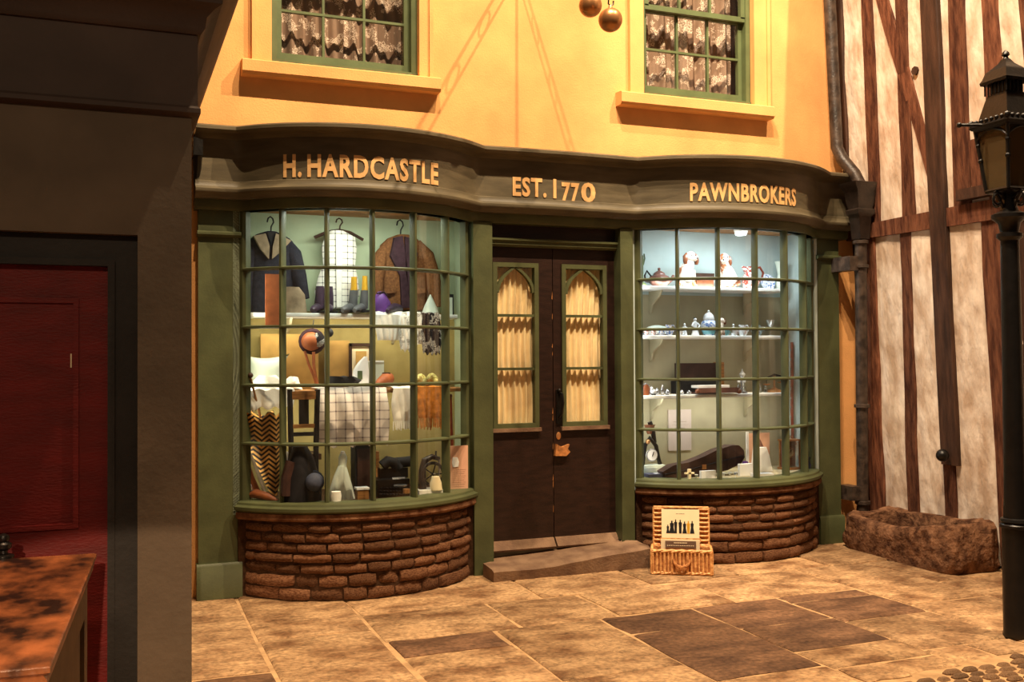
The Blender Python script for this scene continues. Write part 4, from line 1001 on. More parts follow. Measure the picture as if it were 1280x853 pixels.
lath('shaft', [(0.066, zc + 0.03), (0.06, zc + 0.15), (0.058, zc + 0.4), (0.05, z2 - 0.05), (0.07, z2 - 0.03), (0.07, z2 - 0.01), (0.05, z2), (0.06, z2 + 0.05), (0.095, z2 + 0.08), (0.095, z2 + 0.1), (0.05, z2 + 0.12), (0.035, lz_(250)), (0.03, lz_(240))])
vd = Vector((tip.x - EYE.x, LYp - EYE.y, 0)).normalized(); a0_ = math.atan2(-vd.y, -vd.x)
def sq(z, r, rot=0.0, n=4): cx = LC(z)[0]; return [(cx + r * math.cos(a0_ + rot + 2 * math.pi * k / n), LYp + r * math.sin(a0_ + rot + 2 * math.pi * k / n), z) for k in range(n)]
zg0, zg1, zr1, zc1 = lz_(238), lz_(160), lz_(118), lz_(104)
rb, rt = 0.115, 0.168
fr = t.part('lantern_frame', 'iron')
for i in range(4):
    a, b = sq(zg0, rb)[i], sq(zg1, rt)[i]; fr.tube([a, b], 0.011, 6); fr.sphere(Vector(a).lerp(Vector(b), 0.5), 0.016, 6, 5); fr.sphere(Vector(a).lerp(Vector(b), 0.75), 0.014, 6, 5)
    for z, r in ((zg0, rb), (zg1, rt)): c2 = sq(z, r); fr.tube([c2[i], c2[(i + 1) % 4]], 0.012, 6)
    # curved valance under the top rail
    a, b = Vector(sq(zg1 - 0.012, rt - .004)[i]), Vector(sq(zg1 - 0.012, rt - .004)[(i + 1) % 4])
    fr.tube([a.lerp(b, u) - Vector((0, 0, 0.055 * (2 * u - 1) ** 2)) for u in [j / 8 for j in range(9)]], 0.006, 5)
for i in range(4):
    p = t.part('lantern_pane', 'lampglass'); A4 = [Vector(v) for v in (sq(zg0 + .01, rb - 0.008)[i], sq(zg0 + .01, rb - 0.008)[(i + 1) % 4], sq(zg1 - .01, rt - 0.01)[(i + 1) % 4], sq(zg1 - .01, rt - 0.01)[i])]
    ctr = Vector((LC(zg0)[0], LYp, 0)); ins = [v + Vector((ctr.x - v.x, ctr.y - v.y, 0)).normalized() * 0.004 for v in A4]
    p.add(A4 + ins, [(0, 1, 2, 3), (7, 6, 5, 4), (0, 4, 5, 1), (1, 5, 6, 2), (2, 6, 7, 3), (3, 7, 4, 0)])
t.part('lantern_floor', 'iron').rings([sq(zg0 - 0.03, 0.05), sq(zg0 - 0.012, rb + 0.006), sq(zg0 + 0.004, rb + 0.006)])
t.part('crown_rail', 'iron').rings([sq(zg1, rt + 0.02), sq(zg1 + 0.015, rt + 0.035), sq(zg1 + 0.028, rt + 0.02), sq(zg1 + 0.03, rt - 0.03)])
ct = t.part('cresting', 'iron', kind='stuff')
for i in range(4):
    a, b = Vector(sq(zg1 + 0.025, rt + 0.02)[i]), Vector(sq(zg1 + 0.025, rt + 0.02)[(i + 1) % 4])
    for j in range(7):
        p = a.lerp(b, j / 7); ct.sphere(p + Vector((0, 0, 0.016)), 0.020 if j == 0 else 0.013, 6, 5); ct.tube([p - Vector((0, 0, 0.005)), p + Vector((0, 0, 0.02))], 0.007, 5)
t.part('lantern_roof', 'iron').rings([sq(zg1 + 0.028, rt - 0.01), sq(zr1 - 0.03, 0.112), sq(zr1, 0.098)])
vn = t.part('vent_gallery', 'iron'); vn.rings([sq(zr1 - 0.006, 0.085), sq(zc1, 0.085)])
for i in range(4):
    a, b = Vector(sq(zr1, 0.112)[i]), Vector(sq(zr1, 0.112)[(i + 1) % 4])
    for j in range(6): p = a.lerp(b, j / 6); vn.tube([p, p + Vector((0, 0, zc1 - zr1))], 0.005, 5)
t.part('lantern_cap', 'iron').rings([sq(zc1 - 0.004, 0.135), sq(zc1 + 0.012, 0.14), sq(zc1 + 0.03, 0.125), sq(lz_(90), 0.11), sq(lz_(86), 0.085), sq(lz_(80), 0.045), sq(lz_(74), 0.022)])
lath('finial', [(0.02, lz_(75)), (0.012, lz_(71)), (0.022, lz_(69)), (0.018, lz_(66)), (0.004, lz_(63))])
lb_ = t.part('ladder_bar', 'iron'); hz2 = lz_(156); cx, cy = LC(hz2); lb_.tube([(cx - CR.x * 0.27, cy - CR.y * 0.27, hz2), (cx - CR.x * 0.12, cy - CR.y * 0.12, hz2)], 0.010, 6); lb_.sphere((cx - CR.x * 0.275, cy - CR.y * 0.275, hz2), 0.016, 8, 6)
for i in range(4):
    sc = t.part('scroll_bracket', 'iron'); an = a0_ + math.pi / 4 + i * math.pi / 2
    pts = []
    for j in range(19):
        f = j / 18; th = f * 2.2 * math.pi; rr = 0.045 * (1 - 0.62 * f)
        pts.append((0.10 - 0.02 + rr * math.cos(math.pi - th) , lz_(250) + rr * math.sin(th) * 1.0))
    pts = [(0.03, lz_(244)), (0.04, lz_(247))] + pts
    sc.tube([(LC(z)[0] + d * math.cos(an), LYp + d * math.sin(an), z) for d, z in pts], 0.008, 5)
    sc.tube([(LC(zg0)[0] + d * math.cos(an), LYp + d * math.sin(an), z) for d, z in ((0.035, lz_(262)), (0.07, lz_(248)), (0.10, zg0 - .01))], 0.009, 5)
t.done(rest=0.0)

# ------------------------------------------------------------------ pawnbroker's bracket and three balls
t = T('sign_bracket', 'black iron wall bracket from which the brass balls hang', 'bracket')
BX, BZ = 2.88, 4.64
br = t.part('bracket_bar', 'iron')
br.tube([(BX, YW, BZ), (BX, -1.62, BZ)], 0.011, 8); br.tube([(BX, YW, BZ - 0.13), (BX, -1.62, BZ - 0.13)], 0.009, 8)
for j in range(5):
    sc = t.part('scroll', 'iron'); y0 = -0.25 - 0.28 * j; sc.tube([(BX, y0 + 0.055 * math.cos(a), BZ - 0.065 + 0.055 * math.sin(a)) for a in [2 * math.pi * i / 12 for i in range(13)]], 0.006, 5)
t.part('wall_plate', 'iron').box(BX - 0.05, BX + 0.05, YW - 0.02, YW, BZ - 0.25, BZ + 0.12)
t.done()
for i, (px, py, y, lab) in enumerate(((763, 25, -1.40, 'lowest brass pawnbroker ball, wholly in view on an iron hook'), (738, 7, -1.13, 'brass pawnbroker ball cut by the top edge, left of the lowest one'), (None, None, -0.86, 'third brass pawnbroker ball, hanging nearest the ochre wall above the others'))):
    c = A(px, py, y) if px else Vector((BX, y, 4.22)); r = 0.075
    t = T('pawnbroker_ball', lab, 'ball', "pawnbroker's balls over the door")
    t.part('ball', 'brass').sphere(c, r, 28, 18)
    nk = t.part('neck', 'brass'); nk.lathe([(0.016, r - 0.006), (0.012, r + 0.008), (0.009, r + 0.016)], c, 10)
    hk = t.part('hook', 'iron'); z0 = c.z + r + 0.012
    hk.tube([(c.x + 0.022, y, z0 + 0.035), (c.x + 0.02, y, z0 + 0.012), (c.x + 0.004, y, z0), (c.x - 0.014, y, z0 + 0.014), (c.x - 0.01, y, z0 + 0.05), (c.x + (BX - c.x) * .5, y, (z0 + BZ) / 2), (BX, y, BZ - 0.13)], 0.005, 6)
    t.done()

# ------------------------------------------------------------------ left display: clothes, boots and household linen
def hook(m, px, py0, py1, y):
    """wire hanger hook"""
    h = py1 - py0
    m.pline([(px - 4, py0 + h * .28), (px - 3, py0 + h * .08), (px, py0), (px + 3, py0 + h * .1), (px + 4, py0 + h * .28), (px + 1, py0 + h * .5), (px, py1)], y, 0.006, 6)
SH1 = A(430, 392, 0.18).z; SH2 = A(430, 487, 0.12).z; DF = 0.634
def curved_shelf(name, label, z, y0, x0, x1, mt, th=0.03, brack=()):
    t = T(name, label, 'shelf')
    t.part('shelf_board', mt).sweep([(x0, y0, 0, -1), (x1, y0, 0, -1)], [(-(0.49 - y0) if x0 < 3 else -(0.43 - y0), z - th), (-0.006, z - th), (0.0, z - th + 0.006), (0.0, z - 0.006), (-0.006, z), (-(0.49 - y0) if x0 < 3 else -(0.43 - y0), z)])
    yb = 0.49 if x0 < 3 else 0.43
    for x in brack:
        m = t.part('bracket', 'alcgrey'); d = (yb - y0 - 0.03) * .8
        pts = [(yb, z - th - 0.19), (yb - 0.03, z - th - 0.17), (yb - 0.05, z - th - 0.11), (yb - d * .55, z - th - 0.075), (yb - d * .8, z - th - 0.05), (yb - d, z - th)]
        pts2 = [(yb - d + .02, z - th), (yb, z - th)]
        al = pts + pts2; n = len(al)
        m.add([(x - 0.008, y, zz) for y, zz in al] + [(x + 0.008, y, zz) for y, zz in al], [tuple(range(n)), tuple(range(2 * n - 1, n - 1, -1))] + [(i, i + n, (i + 1) % n + n, (i + 1) % n) for i in range(n)])
    return t.done()
curved_shelf('shelf', 'white shelf carrying the boots under the hanging clothes', SH1, 0.18, 0.86, 2.42, 'white', brack=(1.2, 2.0))
curved_shelf('shelf', 'brown lower shelf draped with linen in the clothes window', SH2, 0.12, 0.84, 2.44, 'oak')

# sailor jacket
Y = 0.38
t = T('sailor_jacket', 'dark navy jacket with a fawn sailor collar on a wire hanger', 'jacket', 'clothes hung in the left window')
b = t.part('jacket_body', 'navy'); b.puff([(290, 331, 346), (294, 320, 357), (301, 311, 366), (316, 307, 371), (345, 307, 370), (393, 308, 368)], Y, 0.07, 14)
sl = t.part('sleeve', 'navy'); sl.pline([(319, 301), (311, 318), (307, 345), (306, 388)], [Y, Y - .01, Y - .02, Y - .02], [0.03, 0.055, 0.055, 0.045], 10)
sl = t.part('sleeve', 'navy'); sl.pline([(357, 300), (367, 318), (374, 345), (380, 374)], [Y, Y - .01, Y - .03, Y - .04], [0.03, 0.06, 0.055, 0.042], 10)
cl = t.part('collar', 'fawn')
for pts in ([(317, 295), (332, 292), (337, 308), (336, 324), (326, 312)], [(345, 292), (364, 301), (352, 314), (340, 324), (341, 308)]):
    cl.prism([(A(a, c, Y - .085).x, A(a, c, Y - .085).z) for a, c in pts], Y - 0.095, Y - 0.05)
t.part('neck_opening', 'black').prism([(A(x_, z_, Y).x, A(x_, z_, Y).z) for x_, z_ in ((332, 292), (345, 292), (339, 314))], Y - .075, Y - .05)
hook(t.part('hanger', 'iron'), 338, 271, 296, Y); t.done()
# check blouse
t = T('check_blouse', 'white sleeveless blouse with black window-pane check on a wooden hanger', 'blouse', 'clothes hung in the left window')
t.part('blouse_body', 'check').puff([(289, 413, 430), (296, 406, 444), (310, 402, 446), (332, 404, 444), (346, 398, 447), (366, 393, 450), (386, 398, 444)], Y, 0.05, 16)
t.part('placket', 'linen').prism([(A(a, c, Y - .06).x, A(a, c, Y - .06).z) for a, c in ((420, 294), (428, 294), (427, 384), (421, 384))], Y - 0.062, Y - 0.03)
h = t.part('hanger', 'darkwood'); h.pline([(393, 297), (410, 290), (424, 288), (438, 291), (454, 300)], Y + .02, 0.012, 8); hook(h, 424, 273, 292, Y); t.done()
# tweed jacket
t = T('tweed_jacket', 'brown tweed jacket with plum velvet lapels on a hanger', 'jacket', 'clothes hung in the left window')
t.part('jacket_body', 'tweed').puff([(294, 496, 511), (299, 484, 522), (308, 475, 532), (330, 471, 537), (360, 474, 536), (388, 474, 532)], Y, 0.075, 16)
t.part('sleeve', 'tweed').pline([(487, 303), (477, 320), (471, 348), (472, 378)], [Y, Y - .01, Y - .03, Y - .04], [0.03, 0.055, 0.055, 0.045], 10)
t.part('sleeve', 'tweed').pline([(521, 303), (533, 320), (541, 348), (546, 384)], [Y, Y - .01, Y - .02, Y - .03], [0.03, 0.06, 0.06, 0.05], 10)
lp = t.part('lapel', 'plum')
for pts in ([(493, 297), (503, 295), (508, 330), (512, 385), (502, 385), (500, 345), (488, 320)], [(506, 296), (516, 299), (522, 318), (514, 345), (512, 372), (507, 340)]):
    lp.prism([(A(a, c, Y - .09).x, A(a, c, Y - .09).z) for a, c in pts], Y - 0.10, Y - 0.05)
for i_ in range(3): t.part('button', 'leatherbk').sphere(A(514, 338 + i_ * 15, Y - .085), 0.010, 8, 5)
for a_ in (484, 521): t.part('pocket_flap', 'tweed').prism([(A(x_, z_, Y).x, A(x_, z_, Y).z) for x_, z_ in ((a_ - 7, 362), (a_ + 7, 361), (a_ + 7, 367), (a_ - 7, 368))], Y - .082, Y - .06)
hook(t.part('hanger', 'iron'), 500, 275, 300, Y); t.done()
t = T('leather_strap', 'rust-brown leather panel hanging in front of the navy jacket', 'strap')
t.one('rust').pbox(332, 343, 349, 411, 0.145, 0.165); t.done()
t = T('folded_waistcoat', 'folded grey-brown waistcoat leaning below the navy jacket', 'waistcoat')
t.one('fawn').puff([(357, 356, 374), (366, 353, 381), (390, 352, 384)], 0.27, 0.035); t.done(rest=SH1)
def boot(name, label, cat, mt, pts, shaft, y, group=None, top=None, w=0.036):
    """shaft rows (py,l,r) and foot polyline"""
    t = T(name, label, cat, group)
    b = t.part('boot_upper', mt); b.puff(shaft, y, w, 12)
    f = t.part('boot_foot', mt); f.pline(pts, [y + .02, y - .03, y - .09, y - .11], [w * .95, w * .95, w * .8, w * .45], 10)
    s = t.part('sole', 'black'); a = A(pts[0][0], pts[0][1], y)
    s.ell([(a.x + .01, y - .035, A(pts[0][0], pts[0][1] + 6.5, y).z + dz, 0.045, 0.105) for dz in (0, 0.012)], 12)
    if top:
        c = t.part('lining', 'mustard', label='mustard-yellow top'); c.puff(top, y + .005, w * .8, 10)
    t.done(rest=SH1)
boot('laced_boot', 'plum-black laced boot, left of the pair under the blouse', 'boot', 'plumleather', [(398, 383), (396, 383), (392, 385), (390, 386)], [(356, 395, 405), (368, 394, 406), (384, 392, 405)], 0.30, 'boots on the shelf')
boot('laced_boot', 'plum-black laced boot, right of the pair under the blouse', 'boot', 'plumleather', [(411, 383), (411, 383), (410, 385), (409, 386)], [(356, 406, 416), (368, 406, 417), (384, 404, 417)], 0.32, 'boots on the shelf')
boot('ankle_boot', 'grey ankle boot with a mustard top, under the blouse hem', 'boot', 'greyleather', [(440, 383), (437, 384), (431, 386), (428, 387)], [(362, 437, 448), (374, 436, 447), (385, 434, 447)], 0.27, 'boots on the shelf', top=[(345, 439, 446), (364, 438, 447)])
boot('ankle_boot', 'grey ankle boot with a mustard top, nearest the tweed jacket', 'boot', 'greyleather', [(453, 383), (451, 384), (446, 386), (443, 387)], [(362, 451, 460), (374, 450, 460), (385, 449, 460)], 0.25, 'boots on the shelf', top=[(344, 453, 459), (364, 452, 460)])
t = T('drawstring_bag', 'purple satin drawstring bag below the tweed jacket', 'bag')
t.part('bag_body', 'purple').puff([(361, 472, 480), (366, 469, 483), (374, 466, 488), (383, 466, 490), (389, 470, 487)], 0.24, 0.06)
t.part('cord', 'plum').pline([(471, 363), (480, 361), (484, 366)], 0.2, 0.006); t.done(rest=SH1)
t = T('pointed_shoe', 'plum pointed shoe beside the purple satin bag', 'shoe')
b = t.part('shoe_body', 'plumleather'); b.pline([(498, 386), (493, 384), (488, 386), (484, 388)], [.28, .24, .18, .14], [0.04, 0.038, 0.03, 0.014], 10)
t.part('heel', 'black').pbox(495, 383, 501, 390, 0.26, 0.31); t.done(rest=SH1)
t = T('paper_cone', 'pale grey paper cone under the right sleeve of the tweed jacket', 'cone')
t.one('linenb').lathe([(0.07, 0), (0.05, 0.06), (0.004, 0.155)], A(538, 386, 0.3), 16); t.done(rest=SH1)
def drape(name, label, cat, mt, x0, x1, py1, y=0.165, top=0.16, group=None, fringe=None, z=None, wav=0.012, k=14, jag=0.0, tab=None, mt2='linen'):
    """cloth lying on a shelf and hanging over its front edge"""
    z = SH1 if z is None else z
    xa, xb = A(x0, py1, y).x, A(x1, py1, y).x; zb = A((x0 + x1) / 2, py1, y).z
    Lh = z - zb; tot = top + Lh
    def fn(u, v):
        s_ = v * tot; x = xa + (xb - xa) * u; w = wav * math.sin(u * k) 
        if s_ < top: return (x, y + top - s_, z + 0.010 + 0.004 * math.sin(u * k))
        d = s_ - top; return (x + 0.01 * math.sin(v * 7 + u * 3), y - 0.012 - abs(w) * min(1, d * 8) - 0.006, z + 0.008 - d + jag * math.sin(u * 23) * v)
    t = T(name, label, cat, group)
    m = t.part(name if not fringe else 'cloth', mt); m.sheet(fn, 26, 14, 0.005, (0, -0.3, 0.9))
    if fringe:
        f = t.part('fringe', mt2, kind='stuff')
        for i in range(18):
            p = Vector(fn(i / 17, 1.0)); f.tube([p, p + Vector((R.uniform(-.006, .006), -0.004, -fringe * R.uniform(.7, 1)))], 0.0045, 4)
    t.done()
drape('white_cloth', 'plain white cloth hanging over the shelf under the tweed jacket', 'cloth', 'linen', 470, 499, 427)
drape('lace_runner', 'white lace runner hanging from the shelf, right of the plain white cloth', 'lace', 'whitelace', 499, 520, 440, y=0.155, jag=0.012)
drape('lace_collar', 'narrow white lace strip between the white and the black lace', 'lace', 'whitelace', 519, 526, 432, y=0.165)
drape('black_lace', 'black lace with pale flowers hanging at the end of the shelf', 'lace', 'blacklace', 527, 549, 444, y=0.16, jag=0.012)
# below the shelf
t = T('straw_board', 'tall straw-coloured board standing behind the white pillow', 'board'); t.one('tan').pbox(326, 413, 398, 482, 0.42, 0.45); t.done(rest=SH2)
t = T('straw_screen', 'straw-coloured screen standing beside the gilt picture frame', 'board'); t.one('tan').pbox(408, 424, 437, 484, 0.40, 0.43); t.done(rest=SH2)
t = T('bonnet', 'round brown bonnet with trailing ribbons hanging under the shelf', 'bonnet')
t.part('bonnet_crown', 'rust').sphere(A(389, 427, 0.28), 0.072, 16, 10, (1.0, 0.8, 0.95))
m = t.part('bonnet_brim', 'plum'); c = A(390, 427, 0.30); m.tube([(c.x + 0.080 * math.cos(a), 0.30, c.z + 0.078 * math.sin(a)) for a in [2 * math.pi * i / 16 for i in range(17)]], 0.018, 8)
m = t.part('lace_trim', 'blacklace'); m.sphere(A(398, 425, 0.25), 0.05, 10, 8, (.9, .5, 1.1))
m = t.part('ribbon', 'rust'); m.pline([(381, 439), (386, 456), (392, 470), (397, 486)], 0.27, 0.010, 6)
m = t.part('ribbon', 'rust'); m.pline([(392, 440), (392, 455), (394, 470), (398, 486)], 0.25, 0.012, 6)
t.part('hanging_cord', 'iron').pline([(391, 413), (392, 400)], 0.29, 0.004, 5); t.done()
t = T('dark_pompom', 'small dark pompom hanging under the shelf beside the bonnet', 'pompom')
m = t.one('black'); m.sphere(A(411, 416, 0.26), 0.034, 12, 8); m.pline([(411, 414), (411, 400)], 0.26, 0.004, 5); t.done()
t = T('framed_picture', 'gilt-and-black picture frame standing on the lower shelf', 'picture')
f = t.part('frame', 'darkwood')
for r in ((437, 427, 466, 431), (437, 478, 466, 483), (437, 427, 440, 483), (462, 427, 466, 483)): f.pbox(*r, 0.36, 0.39)
t.part('mount', 'cream').pbox(439, 429, 464, 481, 0.375, 0.39); t.part('picture', 'tan').pbox(445, 437, 458, 470, 0.370, 0.375); t.done(rest=SH2)
t = T('photo_mount', 'white card with a small green picture before the gilt frame', 'photograph')
t.part('card', 'paper').puff([(444, 455, 459), (452, 447, 460), (462, 441, 461), (484, 440, 461)], 0.29, 0.008, 8); t.part('small_picture', 'sash').pbox(447, 462, 453, 473, 0.278, 0.284); t.done(rest=SH2)
t = T('white_carton', 'pale upright carton right of the gilt frame', 'box')
m = t.part('carton_body', 'linenb'); m.pbox(463, 451, 480, 484, 0.30, 0.38); t.part('carton_flap', 'paper').pbox(463, 449.5, 480, 451.5, 0.295, 0.385); t.done(rest=SH2)
t = T('pillow', 'pale pointed pillow leaning at the left end of the lower shelf', 'pillow')
def cush(m, c, w, h, d, k=0.26):
    n = 12
    def fn(s_):
        def f(u, v):
            a, b = 2 * u - 1, 2 * v - 1; e = (1 - abs(a) ** 2.5) * (1 - abs(b) ** 2.5)
            return (c[0] + w * a * (1 - k * (1 - b * b)), c[1] - s_ * d * e ** 0.6, c[2] + h * b * (1 - k * (1 - a * a)))
        return f
    for s_ in (1, -1):
        g = [fn(s_)(i / n, j / n) for j in range(n + 1) for i in range(n + 1)]; w_ = n + 1
        fs = [(j * w_ + i, j * w_ + i + 1, (j + 1) * w_ + i + 1, (j + 1) * w_ + i) for j in range(n) for i in range(n)]
        m.add(g, fs if s_ > 0 else [f_[::-1] for f_ in fs])
c0, c1 = A(300, 490, 0.33), A(362, 444, 0.33); cush(t.one('linenb'), ((c0.x + c1.x) / 2, 0.33, (c0.z + c1.z) / 2), (c1.x - c0.x) / 2, (c1.z - c0.z) / 2, 0.09); t.done(rest=SH2)
def heap(name, label, cat, mt, rows, y, t_, rest, group=None):
    t = T(name, label, cat, group); m = t.one(mt); m.puff(rows, y, t_, 18)
    m.v = [(x + 0.008 * math.sin(z * 60 + y_ * 30), y_ + 0.010 * math.sin(x * 70 + z * 50), z + 0.005 * math.sin(x * 55 + y_ * 20)) for x, y_, z in m.v]; t.done(rest=rest)
heap('folded_linen', 'white folded cloth rising below the pointed pillow', 'linen', 'linen', [(471, 322, 344), (476, 317, 352), (488, 314, 358)], 0.22, 0.06, SH2, 'folded linen')
heap('folded_linen', 'white folded cloth beside the dark chair back', 'linen', 'linen', [(473, 360, 372), (479, 354, 376), (488, 352, 377)], 0.24, 0.05, SH2, 'folded linen')
drape('linen_cover', 'white linen cover hanging over the left end of the lower shelf', 'linen', 'linen', 302, 366, 512, y=0.10, top=0.22, z=SH2, wav=0.03, k=9, jag=0.012)
drape('plaid_cloth', 'grey-and-white plaid cloth draped over the middle of the lower shelf', 'cloth', 'plaid', 396, 483, 557, y=0.06, top=0.22, z=SH2, wav=0.04, k=11, jag=0.02)
heap('dark_folded_cloth', 'navy-black folded cloth lying on the plaid one', 'cloth', 'black', [(488, 412, 446), (493, 409, 452), (500, 411, 444)], 0.14, 0.06, SH2 + 0.018)
m = T('lavender_bunch', 'bunch of dried lavender on the lower shelf', 'flowers'); b = m.one('purple')
for i in range(26):
    c = A(R.uniform(413, 440), R.uniform(473, 484), R.uniform(.24, .3)); b.sphere(c, 0.012, 6, 4, (1.6, 1, 1))
m.done(rest=SH2)
t = T('brown_shoe', 'brown leather shoe on the lower shelf beside the plaid cloth', 'shoe')
t.part('shoe_body', 'rust').pline([(487, 494), (481, 496), (475, 501), (471, 504)], [.22, .18, .12, .08], [0.042, 0.045, 0.036, 0.018], 10); t.part('sole', 'black').pline([(487, 501), (478, 504), (471, 506)], [.22, .14, .08], 0.012, 6)
t.part('shoe_tongue', 'leatherbk').puff([(487, 478, 488), (494, 476, 490)], 0.2, 0.02); t.done(rest=SH2 + 0.002)
drape('white_scarf', 'white fringed scarf hanging from the lower shelf', 'scarf', 'linen', 490, 518, 528, y=0.10, top=0.12, z=SH2, fringe=0.07, k=10)
drape('amber_shawl', 'amber fringed shawl hanging at the right end of the lower shelf', 'shawl', 'orange', 521, 552, 524, y=0.11, top=0.12, z=SH2, fringe=0.09, k=12, mt2='orange')
t = T('silk_flowers', 'two pale yellow silk flowers lying on the amber shawl', 'flowers')
for i, (a, c) in enumerate(((526, 490), (540, 489))):
    m = t.part('flower', 'flowers'); o = A(a, c, 0.16)
    for j in range(9): m.sphere((o.x + 0.028 * math.cos(j * .7), 0.16 + 0.02 * math.sin(j * 1.3), o.z + 0.024 * math.sin(j * .7)), 0.022, 7, 5)
    m.sphere(o, 0.03, 8, 6)
t.done(rest=SH2 + 0.014)
# the dark chair in front of the lower shelf
t = T('bentwood_chair', 'black wooden chair with an open back standing in the clothes window', 'chair')
Yc = -0.02
cz = A(378, 560, Yc).z
for a, b in ((362, 364), (397, 395)):
    t.part('back_post', 'black').pline([(a, 487), (a + (1 if a < 380 else -1), 520), (b, 562), (b, 640)], Yc, 0.019, 8)
t.part('top_rail', 'oak').pbox(362, 489, 397, 500, Yc - .012, Yc + .012); t.part('middle_rail', 'oak').pbox(363, 530, 396, 536, Yc - .010, Yc + .010)
t.part('splat', 'black').pbox(374, 499, 386, 531, Yc - .008, Yc + .008); t.part('lower_rail', 'black').pbox(363, 540, 396, 546, Yc - .010, Yc + .010)
c = A(380, 572, Yc); t.part('seat', 'darkwood').box(c.x - 0.12, c.x + 0.12, Yc, Yc + 0.24, c.z - 0.02, c.z + 0.02)
for sx in (-1, 1): t.part('front_leg', 'black').box(c.x + sx * 0.105 - 0.014, c.x + sx * 0.105 + 0.014, Yc + 0.20, Yc + 0.228, DF, c.z)
for p in t.ps: p[1].v = [(x, y, max(z, DF)) for x, y, z in p[1].v]
t.done()
# umbrellas
t = T('chevron_umbrella', 'half-open umbrella with black and tan chevrons, cane handle upward', 'umbrella')
Yu = 0.10
m = t.part('umbrella_canopy', 'chevron'); tipu, topu = A(343, 630, Yu), A(325, 530, Yu)
rs = []
for f in [i / 8 for i in range(9)]:
    p = tipu.lerp(topu, f); ring = []
    for k_ in range(24):
        th = 2 * math.pi * k_ / 24; rr = (0.02 + 0.122 * f ** 0.8) * (1 + 0.13 * math.cos(th * 6) * f); zz = 0.035 * math.cos(th * 6 + 1) * (f > 0.95)
        ring.append((p.x + rr * math.cos(th), p.y + rr * .8 * math.sin(th), p.z + zz))
    rs.append(ring)
m.rings(rs, cap=True)
t.part('shaft', 'oak').tube([tipu - Vector((0, 0, .02)), topu, A(313, 482, 0.03)], 0.008, 6); t.part('handle_knob', 'darkwood').sphere(A(313, 480, 0.03), 0.02, 8, 6); t.done(rest=DF)
t = T('folded_umbrella', 'pale feathery folded parasol leaning behind the chevron umbrella', 'umbrella')
t.part('canopy', 'fawn').puff([(518, 305, 309), (530, 304, 318), (548, 304, 326), (566, 306, 322), (600, 318, 324), (632, 330, 334)], 0.36, 0.03, 14); t.part('spike', 'oak').pline([(308, 520), (307, 508)], 0.36, 0.007); t.done(rest=DF)
t = T('umbrella_rib', 'rust-coloured wooden shoe-tree standing by the chevron umbrella', 'shoe tree'); t.one('rust').pline([(309, 585), (314, 605), (321, 622), (325, 632)], 0.06, [0.012, 0.022, 0.024, 0.012], 8); t.n = t.n; t.ps[0] = ('shoe_tree',) + t.ps[0][1:]; t.n = 'shoe_tree'; t.done(rest=DF)
t = T('wooden_shoe', 'long brown wooden shoe lying at the left end of the window floor', 'shoe')
t.part('shoe_body', 'rust').pline([(310, 630), (320, 628), (334, 632), (347, 637)], [0.06, 0.02, -0.04, -0.08], [0.016, 0.032, 0.026, 0.010], 10); t.part('opening', 'leatherbk').pline([(313, 627), (322, 626)], [.05, .015], 0.018, 8); t.done(rest=DF)
t = T('black_gown', 'black gown heaped on the window floor before the chair', 'gown')
t.part('gown_folds', 'black').puff([(566, 366, 384), (580, 362, 392), (600, 358, 398), (622, 354, 402), (636, 354, 402)], -0.16, 0.09, 20); t.part('gown_sleeve', 'leatherbk').pline([(364, 585), (358, 605), (357, 628)], -0.2, 0.035, 8); t.done(rest=DF)
t = T('bowler_hat', 'slate-blue bowler hat resting against the black gown', 'hat')
m = t.part('crown', 'slate'); m.sphere(A(393, 603, -0.27), 0.062, 16, 10, (1.0, .8, 1.0)); m = t.part('brim', 'slate'); c = A(392, 603, -0.24); m.tube([(c.x + 0.066 * math.cos(a), -0.225, c.z + 0.07 * math.sin(a)) for a in [2 * math.pi * i / 16 for i in range(17)]], 0.010, 6); t.done()
t = T('white_stocking', 'thin white stocking hanging left of the black gown', 'stocking'); t.one('linen').pline([(357, 565), (356, 585), (359, 602), (363, 612)], -0.13, [0.018, 0.017, 0.014, 0.02], 8); t.done()
t = T('christening_gown', 'small grey-white gown standing on the window floor', 'gown')
t.part('bodice', 'linenb').puff([(577, 425, 432), (582, 423, 434), (594, 423, 433)], -0.12, 0.025, 12); sk = t.part('skirt', 'linenb'); sk.puff([(592, 423, 433), (605, 417, 436), (622, 412, 442), (634, 410, 444)], -0.12, 0.06, 24)
sk.v = [(x, y + 0.012 * math.sin(x * 110), z) for x, y, z in sk.v]
t.part('neck_frill', 'linen').puff([(574, 426, 431), (578, 425, 432)], -0.12, 0.02, 10); t.done(rest=DF)
t = T('linen_bundle', 'short white linen bundle at the foot of the grey-white gown', 'linen'); t.one('linen').puff([(623, 414, 426), (629, 413, 427), (637, 414, 426)], -0.27, 0.03, 12); t.done(rest=DF)
t = T('amber_tin', 'amber tin box with a white lid on the window floor', 'tin'); t.part('tin_body', 'oak').pbox(447, 623, 461, 637, -0.27, -0.2); t.part('lid', 'paper').pbox(446, 619.5, 462, 623, -0.275, -0.195); t.done(rest=DF)
t = T('dark_cabinet', 'black box standing behind the amber tin under the plaid cloth', 'box'); m = t.part('box_body', 'black'); m.pbox(444, 570, 467, 634, 0.06, 0.2); t.part('front_panel', 'leatherbk').pbox(447, 576, 464, 628, 0.05, 0.06); t.done(rest=DF)
t = T('sewing_box', 'tall straw-coloured post behind the typewriter', 'post'); t.ps = []; t.n = 'wooden_post'; t.one('oak').pbox(466, 560, 474, 612, 0.1, 0.14); t.done(rest=DF)
t = T('typewriter', 'black mechanical typewriter with chrome bars on the window floor', 'typewriter')
